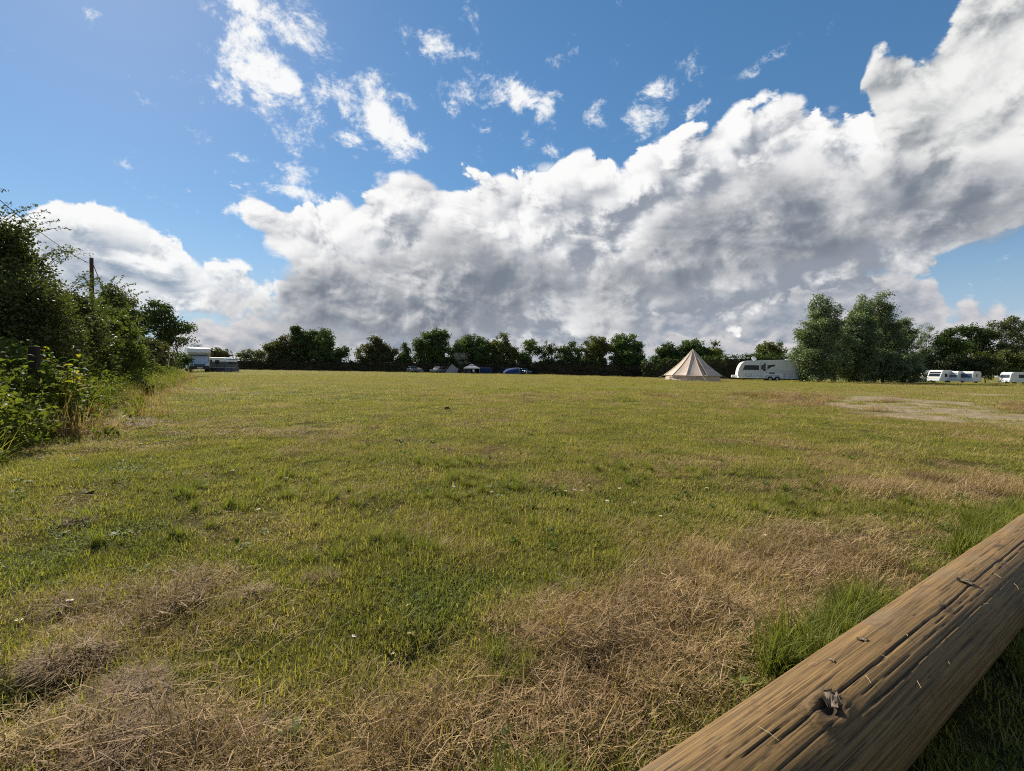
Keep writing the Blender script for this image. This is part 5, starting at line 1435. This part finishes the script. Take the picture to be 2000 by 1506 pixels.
def smoke():
    p = gp(905, YC - 1); b = MB()
    b.cyl((0, 0, .1), (-.8, .5, 4.6), .5, 2.0, 16)
    m, N = new_mat('thin_smoke')
    v = N.n('ShaderNodeVolumePrincipled'); N.put(v.inputs['Color'], (.75, .78, .82)); 
    n = N.noise(objco(N), .9, 3, .5); N.put(v.inputs['Density'], N.mapr(n, .4, .75, 0, .045))
    o = N.n('ShaderNodeOutputMaterial'); N.lk(v.outputs[0], o.inputs['Volume'])
    w = b.build('smoke', m, None, False, p); tag(w, 'faint drift of camp fire smoke rising left of the gazebo', None, None, 'stuff')
smoke()

# ------------------------------------------------------------------ small things near the camera
M['petal'] = leaf_mat('daisy_petal', (.62, .60, .60), (.75, .74, .73), trans=.3, rough=.6, spec=.2)
M['yolk'] = paint('daisy_centre', (.55, .36, .02), .8, .1)
M['stemgreen'] = paint('flower_stem', (.07, .10, .025), .6, .2)
M['deadleaf'] = leaf_mat('dead_leaf', (.07, .052, .036), (.16, .12, .08), (.26, .21, .15), trans=.1, rough=.7, spec=.2, pos_scale=30)
M['clod'] = bark_mat('dry_clod', (.014, .010, .007), (.06, .042, .028), 30)
M['straw1'] = paint('loose_straw', (.42, .32, .18), .6, .25, .2, 40)
M['feather'] = paint('black_feathers', (.010, .010, .011), .75, .12, .1, 20)
M['beak'] = paint('dark_beak', (.02, .018, .016), .4, .4)
M['yellowleaf'] = leaf_mat('yellow_leaf', (.19, .17, .02), (.34, .29, .03), (.40, .24, .03), trans=.5, rough=.7, spec=.06, pos_scale=3)
M['dockleaf'] = leaf_mat('dock_leaf', (.045, .080, .016), (.09, .135, .024), (.17, .18, .03), trans=.5, rough=.65, spec=.08, pos_scale=2)
M['fencewood'] = bark_mat('old_fence_timber', (.012, .010, .008), (.040, .032, .025), 12)
M['reddish'] = leaf_mat('rusty_thatch', (.13, .070, .048), (.27, .150, .105), (.38, .24, .17), trans=.12, rough=.7, spec=.15, pos_scale=3)

def ground_at(px, py):
    """march the sight line down to the uneven turf"""
    d = CAM_R @ Vector(((px - 1000) / FPX, -(py - 753) / FPX, -1.0)); o = Vector((0, 0, CAM_H))
    t0 = (CAM_H - .18) / -d.z
    for k in range(400):
        t = t0 + k * .002 * t0; q = o + d * t
        if q.z <= float(gz(np.array(q.x), np.array(q.y))): return q
    return o + d * (CAM_H / -d.z)

# daisies: one flower with petals and eye, copied
def daisy_proto():
    root = thing('daisy', '', 'flower', (0, 0, 0), 0, 'daisies scattered in the turf')
    V, F, T = [], [], []
    r = np.random.default_rng(3)
    for k in range(17):
        a = 2 * PI * k / 17 + r.normal(0, .05); d = np.array([math.cos(a), math.sin(a), .12 + r.normal(0, .08)]); s = np.array([-math.sin(a), math.cos(a), 0]) * .0021
        c = np.array([0, 0, .052]); l = .0125 * r.uniform(.85, 1.1); o = len(V)
        V += [c + d * .003 - s * .5, c + d * .003 + s * .5, c + d * l * .7 + s, c + d * l * .7 - s, c + d * l]
        F += [[o, o + 1, o + 2, o + 3], [o + 3, o + 2, o + 4]]; T += [r.uniform(0, 1)] * 5
    obj('petals', mesh_np('petals', V, F, M['petal'], False, {'tint': T}), root)
    MB().ball((0, 0, .053), .0042, (1, 1, .6), 10, 6).build('flower_centre', M['yolk'], root)
    MB().tube([(.004, .002, -.01), (.002, 0, .025), (0, 0, .052)], .0009, 5).build('stem', M['stemgreen'], root)
    return root
DA = [(795, 1259, 'white daisy standing over a dark hollow in the turf', 1.15, (-.9, .3)), (806, 1194, 'white daisy lying in short grass above the dark hollow', 1.0, (-1.1, .2)), (128, 1190, 'white daisy on the dry grass heap at the left', 1.15, (.5, 0)),
      (771, 1280, 'tiny pale daisy beside the dark hollow daisy', .6, (.3, .3)), (1186, 987, 'nearest daisy of the loose row in the middle of the meadow', 1.2, (.1, 0)), (1135, 968, 'rightmost of a tight trio of daisies in the middle of the meadow', 1.3, (0, .2)), (1120, 966, 'middle one of a tight trio of daisies in the middle of the meadow', 1.3, (.2, 0)),
      (1104, 967, 'leftmost of a tight trio of daisies in the middle of the meadow', 1.2, (-.2, 0)), (1210, 962, 'daisy just right of and beyond the tight trio of daisies', 1.2, (0, 0)), (885, 958, 'left one of two lone daisies left of the tight trio', 1.2, (0, .3)), (960, 968, 'right one of two lone daisies left of the tight trio', 1.1, (.2, 0)), (1500, 1056, 'white daisy at the edge of the straw near the log', 1.2, (-.6, .2)), (1240, 988, 'low daisy at the right end of the loose row of daisies', 1.0, (0, 0)),
      (1865, 795, 'daisy standing on the bare track', 1.5, (0, 0)), (1290, 1015, 'daisy in short grass between the loose daisy row and the straw', 1.0, (.1, 0)), (690, 1250, 'very small daisy in the green left of the dark hollow', .8, (.2, .1)), (1380, 960, 'lone daisy in the meadow directly below the bell tent', 1.1, (0, 0)), (1700, 835, None, 1.5, (0, 0)), (1752, 838, None, 1.4, (0, 0)), (1840, 860, None, 1.4, (0, 0)), (1878, 837, None, 1.5, (0, 0)), (1908, 856, None, 1.4, (0, 0)), (1650, 842, 'leftmost daisy in the grass before the track', 1.5, (0, 0)), (1955, 848, 'rightmost daisy in the grass before the track', 1.5, (0, 0)),
      (240, 905, 'daisy in the grass below the tall weeds, nearer one of two', 1.1, (0, 0)), (275, 873, 'daisy in the grass below the tall weeds, farther one of two', 1.3, (0, 0)), (34, 1225, 'white daisy low in the green grass at the left edge', 1.0, (.2, 0)), (505, 1002, 'daisy in the left half of the meadow above the pale grass heap', 1.0, (0, 0)), (560, 940, 'right one of a far pair of daisies on the left half of the meadow', 1.1, (0, 0)), (455, 925, 'left one of a far pair of daisies on the left half of the meadow', 1.1, (0, 0))]
proto = daisy_proto()
for i, (px, py, lab, s, (tx, ty)) in enumerate(DA):
    o = proto if i == 0 else copy_tree(proto)
    q = ground_at(px, py); o.location = q - Vector((0, 0, .02)); o.scale = (s, s, s * .9); o.rotation_euler = (tx * .5, ty * .5, i * 1.3)
    o['label'] = lab or 'small white daisy in the short grass before the track'

# heaps of cut dry grass
def heap(px, py, wpx, hz, label, mat, n, seed, blade=.085, w=.0022, asp=.7):
    """matted lumps of dead grass, several thrown together, strands lying every way"""
    c = ground_at(px, py); l = ground_at(px + wpx, py); R_ = (l - c).length
    r = np.random.default_rng(seed); parts = []
    k = r.integers(4, 7)
    for i in range(k):
        a = r.uniform(0, 2 * PI); o = R_ * .62 * r.uniform(.1, 1) ** .6 * (i > 0)
        ox, oy = o * math.cos(a), o * math.sin(a) * asp; rr = R_ * r.uniform(.32, .62); hh = hz * r.uniform(.12, .38)
        m = int(n / k * 1.15)
        V, F, T = blades(m, 1.0, blade * r.uniform(.7, 1.1), w, 1.45, .12, 4, seed * 17 + i, 0, True, .16)
        nv = 9; rt = V.reshape(-1, nv, 3)[:, 0].copy(); off = V - np.repeat(rt, nv, 0)
        # strands bend about in the flat
        bend = r.normal(0, 1, (m, 2)) * .25
        u = np.tile(np.repeat(np.arange(5) / 4, 2)[:nv], m) ** 2 * blade
        off[:, :2] += np.repeat(bend, nv, 0) * u[:, None]
        rt[:, :2] += r.normal(0, .12, (m, 2)); rad = np.hypot(rt[:, 0], rt[:, 1])
        z = hh * np.clip(1 - rad ** 1.5, 0, 1) * r.uniform(.15, 1.0, m) * (.5 + fnoise(rt[:, 0] * rr * 14, rt[:, 1] * rr * 14, 1.0, seed + i))
        P = np.stack([ox + rt[:, 0] * rr, oy + rt[:, 1] * rr * asp, z], -1)
        parts.append((np.repeat(P, nv, 0) + off - [0, 0, .006], F, T))
    V, F, T = join(parts)
    me = mesh_np('cut_grass_heap', V, F, mat, False, {'tint': T})
    o = obj('cut_grass_heap', me, None, c); tag(o, label, 'grass heap', 'heaps of cut dry grass on the turf')
heap(910, 1086, 52, .05, 'flat rusty pad of matted dead grass in the green middle', M['reddish'], 2600, 1, .05, .0022, 1.3)
heap(985, 1192, 42, .05, 'rusty pad of dead grass at the left edge of the straw', M['reddish'], 1500, 2, .05, .0022, 1.0)
heap(128, 1180, 58, .10, 'brown heap of cut grass with a daisy on it', M['thatch'], 2400, 3)
heap(135, 1278, 85, .14, 'largest brown heap of cut grass at the left, below the daisy heap', M['thatch'], 3600, 4)
heap(240, 1340, 95, .09, 'dark brown heap of cut grass leaning right of the largest heap', M['thatch'], 3000, 5)
heap(290, 1440, 120, .10, 'long brown heap of cut grass near the bottom left corner', M['thatch'], 3600, 6)
heap(155, 1017, 32, .07, 'small greyish heap of cut grass at the upper left of the near turf', M['thatch'], 1200, 7)
heap(625, 1128, 40, .05, 'faint pale heap of cut grass in the green left of the rusty pad', M['thatch'], 1100, 8)
heap(498, 1158, 40, .06, 'small heap of cut grass left of the faint pale heap', M['thatch'], 1100, 9)
heap(686, 822, 14, .05, 'small pale heap of cut grass far out on the meadow', M['thatch'], 400, 10, .1, .006)
heap(1090, 1225, 90, .05, 'tall springy heap of golden straw at the left end of the straw belt', M['straw'], 3000, 11, .12)
heap(1440, 1165, 130, .04, 'wide tangled spread of straw in front of the log', M['straw'], 3600, 12, .13)
heap(700, 1490, 150, .07, 'spread of pale straw at the bottom edge of the picture', M['straw'], 3600, 13, .12)

def clod():
    q = ground_at(873, 801); b = MB()
    b.ball((0, 0, .03), .06, (1.15, .8, .75), 14, 9); b.ball((.15, .03, .01), .035, (1.3, .8, .6), 12, 8)
    r = random.Random(4)
    for v in b.b.verts: v.co *= 1 + r.uniform(-.16, .16)
    o = b.build('earth_clod', M['clod'], None, False, q); tag(o, 'dark clod of earth lying alone on the short grass', 'clod')
clod()

def bird():
    q = ground_at(287, 774); q.z += .03
    root = thing('black_bird', 'black bird standing in the grass edge below the left hedge', 'bird', q, math.radians(172))
    root.scale = (1.4,) * 3
    # one continuous body: breast, back, neck and head, local +x forward
    S = [(-.15, 0, .10, .016, .020), (-.10, 0, .125, .038, .036), (-.04, 0, .155, .058, .058), (.02, 0, .185, .062, .066), (.065, 0, .220, .050, .056), (.095, 0, .262, .036, .038), (.112, 0, .292, .036, .036), (.135, 0, .300, .028, .026), (.152, 0, .300, .012, .012)]
    V, F = [], []; n = 14
    for x, y, z, ry, rz in S:
        for k in range(n):
            a = 2 * PI * k / n; V.append((x - math.sin(a) * rz * .55, y + math.cos(a) * ry, z + math.sin(a) * rz * .85))
    for j in range(len(S) - 1):
        F += [[j * n + k, j * n + (k + 1) % n, (j + 1) * n + (k + 1) % n, (j + 1) * n + k] for k in range(n)]
    F += [list(range(n))[::-1], [(len(S) - 1) * n + k for k in range(n)]]
    me = mesh_np('body', V, F, M['feather'], True); o = obj('body', me, root); md = o.modifiers.new('smooth', 'SUBSURF'); md.levels = 1; md.render_levels = 1
    for s in (1, -1):
        b = MB(); b.ball((-.04, s * .058, .165), .08, (1.35, .16, .55), 12, 8, Euler((0, .38, s * .06)).to_matrix()); b.build('wing', M['feather'], root, True)
        b = MB(); b.tube([(.0, s * .025, .13), (.012, s * .028, .06), (.0, s * .028, -.01)], .006, 5); b.tube([(.0, s * .028, -.005), (.035, s * .034, -.012)], .004, 4); b.build('leg', M['beak'], root)
        b = MB(); b.ball((.128, s * .027, .306), .005, (1, 1, 1), 8, 6); b.build('eye', M['beak'], root)
    b = MB(); b.prism([(-.13, .115), (-.29, .045), (-.30, .03), (-.14, .085)], -.026, .026, .004, 2); b.build('tail', M['feather'], root)
    b = MB(); b.cyl((.15, 0, .300), (.198, 0, .293), .011, .002, 8); b.build('beak', M['beak'], root)
bird()

# old fence post and the tall leafy weeds before the hedge
def fence_post():
    q = at(69, 846); top = hgt(69, 676, q.y)
    root = thing('fence_post', 'dark weathered fence post half hidden by tall weeds at the left', 'post', q)
    b = MB(); b.box((0, 0, top / 2 - .05), (.10, .10, top + .1), Euler((.0, .015, .4)).to_matrix(), .012); b.build('shaft', M['fencewood'], root)
fence_post()
def big_leaf(name, L, w, mat, seed):
    r = random.Random(seed); V, F = [], []
    n = 6
    for i in range(n + 1):
        f = i / n; x = L * f; hw = w / 2 * math.sin(PI * min(1, f * .92 + .06)) ** .8 if f < 1 else .001
        z = .10 * L * math.sin(PI * f) - .30 * L * f * f
        V += [(x, -hw, z + hw * .35), (x, 0, z), (x, hw, z + hw * .35)]
    for i in range(n):
        a = i * 3; F += [[a, a + 3, a + 4, a + 1], [a + 1, a + 4, a + 5, a + 2]]
    return mesh_np(name, V, F, mat, True, {'tint': [r.uniform(0, 1)] * len(V)})
LEAF_G = [big_leaf('leaf', .15, .065, M['dockleaf'], i) for i in range(4)]
LEAF_Y = [big_leaf('leaf', .15, .07, M['yellowleaf'], 10 + i) for i in range(4)]
def tall_weed(px, py, topy, label, yellow, seed, nleaf=14):
    r = random.Random(seed); q = at(px, py); H = hgt(px, topy, q.y)
    root = thing('tall_weed', label, 'plant', q, r.uniform(0, 6), 'tall leafy weeds before the left hedge')
    P = [Vector((0, 0, -.03))]; d = Vector((r.gauss(0, .08), r.gauss(0, .08), 1)).normalized()
    for k in range(8): P.append(P[-1] + d * H / 8); d = (d + Vector((r.gauss(0, .05), r.gauss(0, .05), 0))).normalized()
    MB().tube(P, .008, 6, .003).build('stem', M['stemgreen'], root)
    for k in range(nleaf):
        f = .25 + .75 * (k + .5) / nleaf; i = min(7, int(f * 8)); p = P[i].lerp(P[i + 1], f * 8 - i)
        yl = r.random() < yellow * (1.2 - f * .5)
        o = obj('leaf', r.choice(LEAF_Y if yl else LEAF_G), root, p)
        s = r.uniform(.7, 1.25) * (1.15 - .45 * f); o.scale = (s, s, s); o.rotation_euler = (r.gauss(0, .25), -r.uniform(-.1, .75), k * 2.4 + r.gauss(0, .3))
rw = random.Random(77)
for i in range(60):
    px = rw.uniform(-60, 172); yel = 75 < px < 165
    py = 858 - max(0, px) * .10 - rw.uniform(0, 20); top = rw.uniform(655, 735) + max(0, px - 100) * .6
    lab = 'tall weed with yellowing leaves right of the old fence post' if yel else 'tall green leafy weed left of the old fence post, at the picture edge'
    tall_weed(px, py, top, lab, .55 if yel else .07, 700 + i, 15)

# dead leaves and straws on the log
def on_log(s, ang, up=0.0):
    """world point on the log surface: s metres along, ang degrees from straight up towards the camera side"""
    t = math.radians(90 + ang); r = LOG_R + up
    return log_root.matrix_basis @ Vector((s, math.cos(t) * r, math.sin(t) * r))
bpy.context.view_layer.update()
def log_spot(px, py):
    """where a sight line meets the log: returns distance along and angle"""
    d = CAM_R @ Vector(((px - 1000) / FPX, -(py - 753) / FPX, -1.0)); o = Vector((0, 0, CAM_H)) - LOG_C
    a = LOG_N; z = Vector((0, 0, 1))
    A = (d @ a) ** 2 + d.z ** 2; B = 2 * ((o @ a) * (d @ a) + o.z * d.z); C_ = (o @ a) ** 2 + o.z ** 2 - LOG_R ** 2
    D = B * B - 4 * A * C_
    t = (-B - math.sqrt(max(0, D))) / (2 * A); q = o + d * t
    return q @ LOG_D, math.degrees(math.atan2(-(q @ a), q.z))
def crumpled_leaf(px, py, size, label, seed):
    r = np.random.default_rng(seed); n = 9
    V, F = [], []
    for i in range(n):
        for j in range(n):
            u, v = i / (n - 1) * 2 - 1, j / (n - 1) * 2 - 1; w = math.sqrt(max(0, 1 - u * u * .9))
            V.append((u * size, v * w * size * .62 * (1 + .25 * math.sin(6 * u)), size * .45 * (.20 + .32 * math.sin(3.3 * u + 1) * math.cos(2.6 * v) + r.uniform(-.11, .11) + .25 * abs(v))))
    F = [[i * n + j, (i + 1) * n + j, (i + 1) * n + j + 1, i * n + j + 1] for i in range(n - 1) for j in range(n - 1)]
    s, a = log_spot(px, py)
    o = obj('dead_leaf', mesh_np('dead_leaf', V, F, M['deadleaf'], False, {'tint': r.uniform(0, 1, len(V))}), None, on_log(s, a, .001)); tag(o, label, 'leaf', 'dead leaves on the log')
    o.rotation_euler = (Matrix.Rotation(log_root.rotation_euler.z, 3, 'Z') @ Matrix.Rotation(math.radians(a), 3, 'X') @ Matrix.Rotation(r.uniform(-1, 1), 3, 'Z')).to_euler()
crumpled_leaf(1622, 1368, .029, 'large crumpled dead leaf caught on the knot of the log', 1)
crumpled_leaf(1885, 1137, .026, 'dark curled dead leaf on the sunny top of the far part of the log', 2)
crumpled_leaf(1685, 1250, .014, 'small curled scrap of leaf near the middle of the log', 3)
crumpled_leaf(1625, 1290, .010, 'tiny brown scrap of leaf in a crack of the log', 4)
rs = random.Random(9)
SL = ['straw on the log right of the large crumpled leaf', 'straw above the small curled leaf scrap on the log', 'straw on the shaded side of the log below its far end', 'straw on the lit far top of the log left of the dark curled leaf', 'middle one of three straws beside the dark curled leaf on the log', 'rightmost straw beside the dark curled leaf on the log', 'straw on the log left of and below the large crumpled leaf', 'straw on the log between the large crumpled leaf and the shaded side', 'straw on the log just below the dark curled leaf', 'straw on the log closest to the right edge of the picture', 'straw on the log left of the tiny leaf scrap', 'straw on the log halfway between the two largest dead leaves']
for i, (px, py) in enumerate([(1720, 1280), (1770, 1240), (1850, 1290), (1905, 1090), (1940, 1120), (1960, 1100), (1480, 1420), (1690, 1320), (1920, 1180), (1980, 1140), (1580, 1300), (1790, 1330)]):
    s, a = log_spot(px, py); p0 = on_log(s, a, .002)
    an = rs.uniform(0, PI); L = rs.uniform(.015, .045)
    p1_ = on_log(s + math.cos(an) * L, a + math.degrees(math.sin(an) * L / LOG_R), .003 + rs.uniform(0, .006))
    mid = on_log(s + math.cos(an) * L * .5, a + math.degrees(math.sin(an) * L * .5 / LOG_R), .005)
    b = MB(); b.tube([Vector((0, 0, 0)), mid - p0, p1_ - p0], (.0006), 5, .0004)
    o = b.build('straw', M['straw1'], None, False, p0); tag(o, SL[i], 'straw', 'straws on the log')
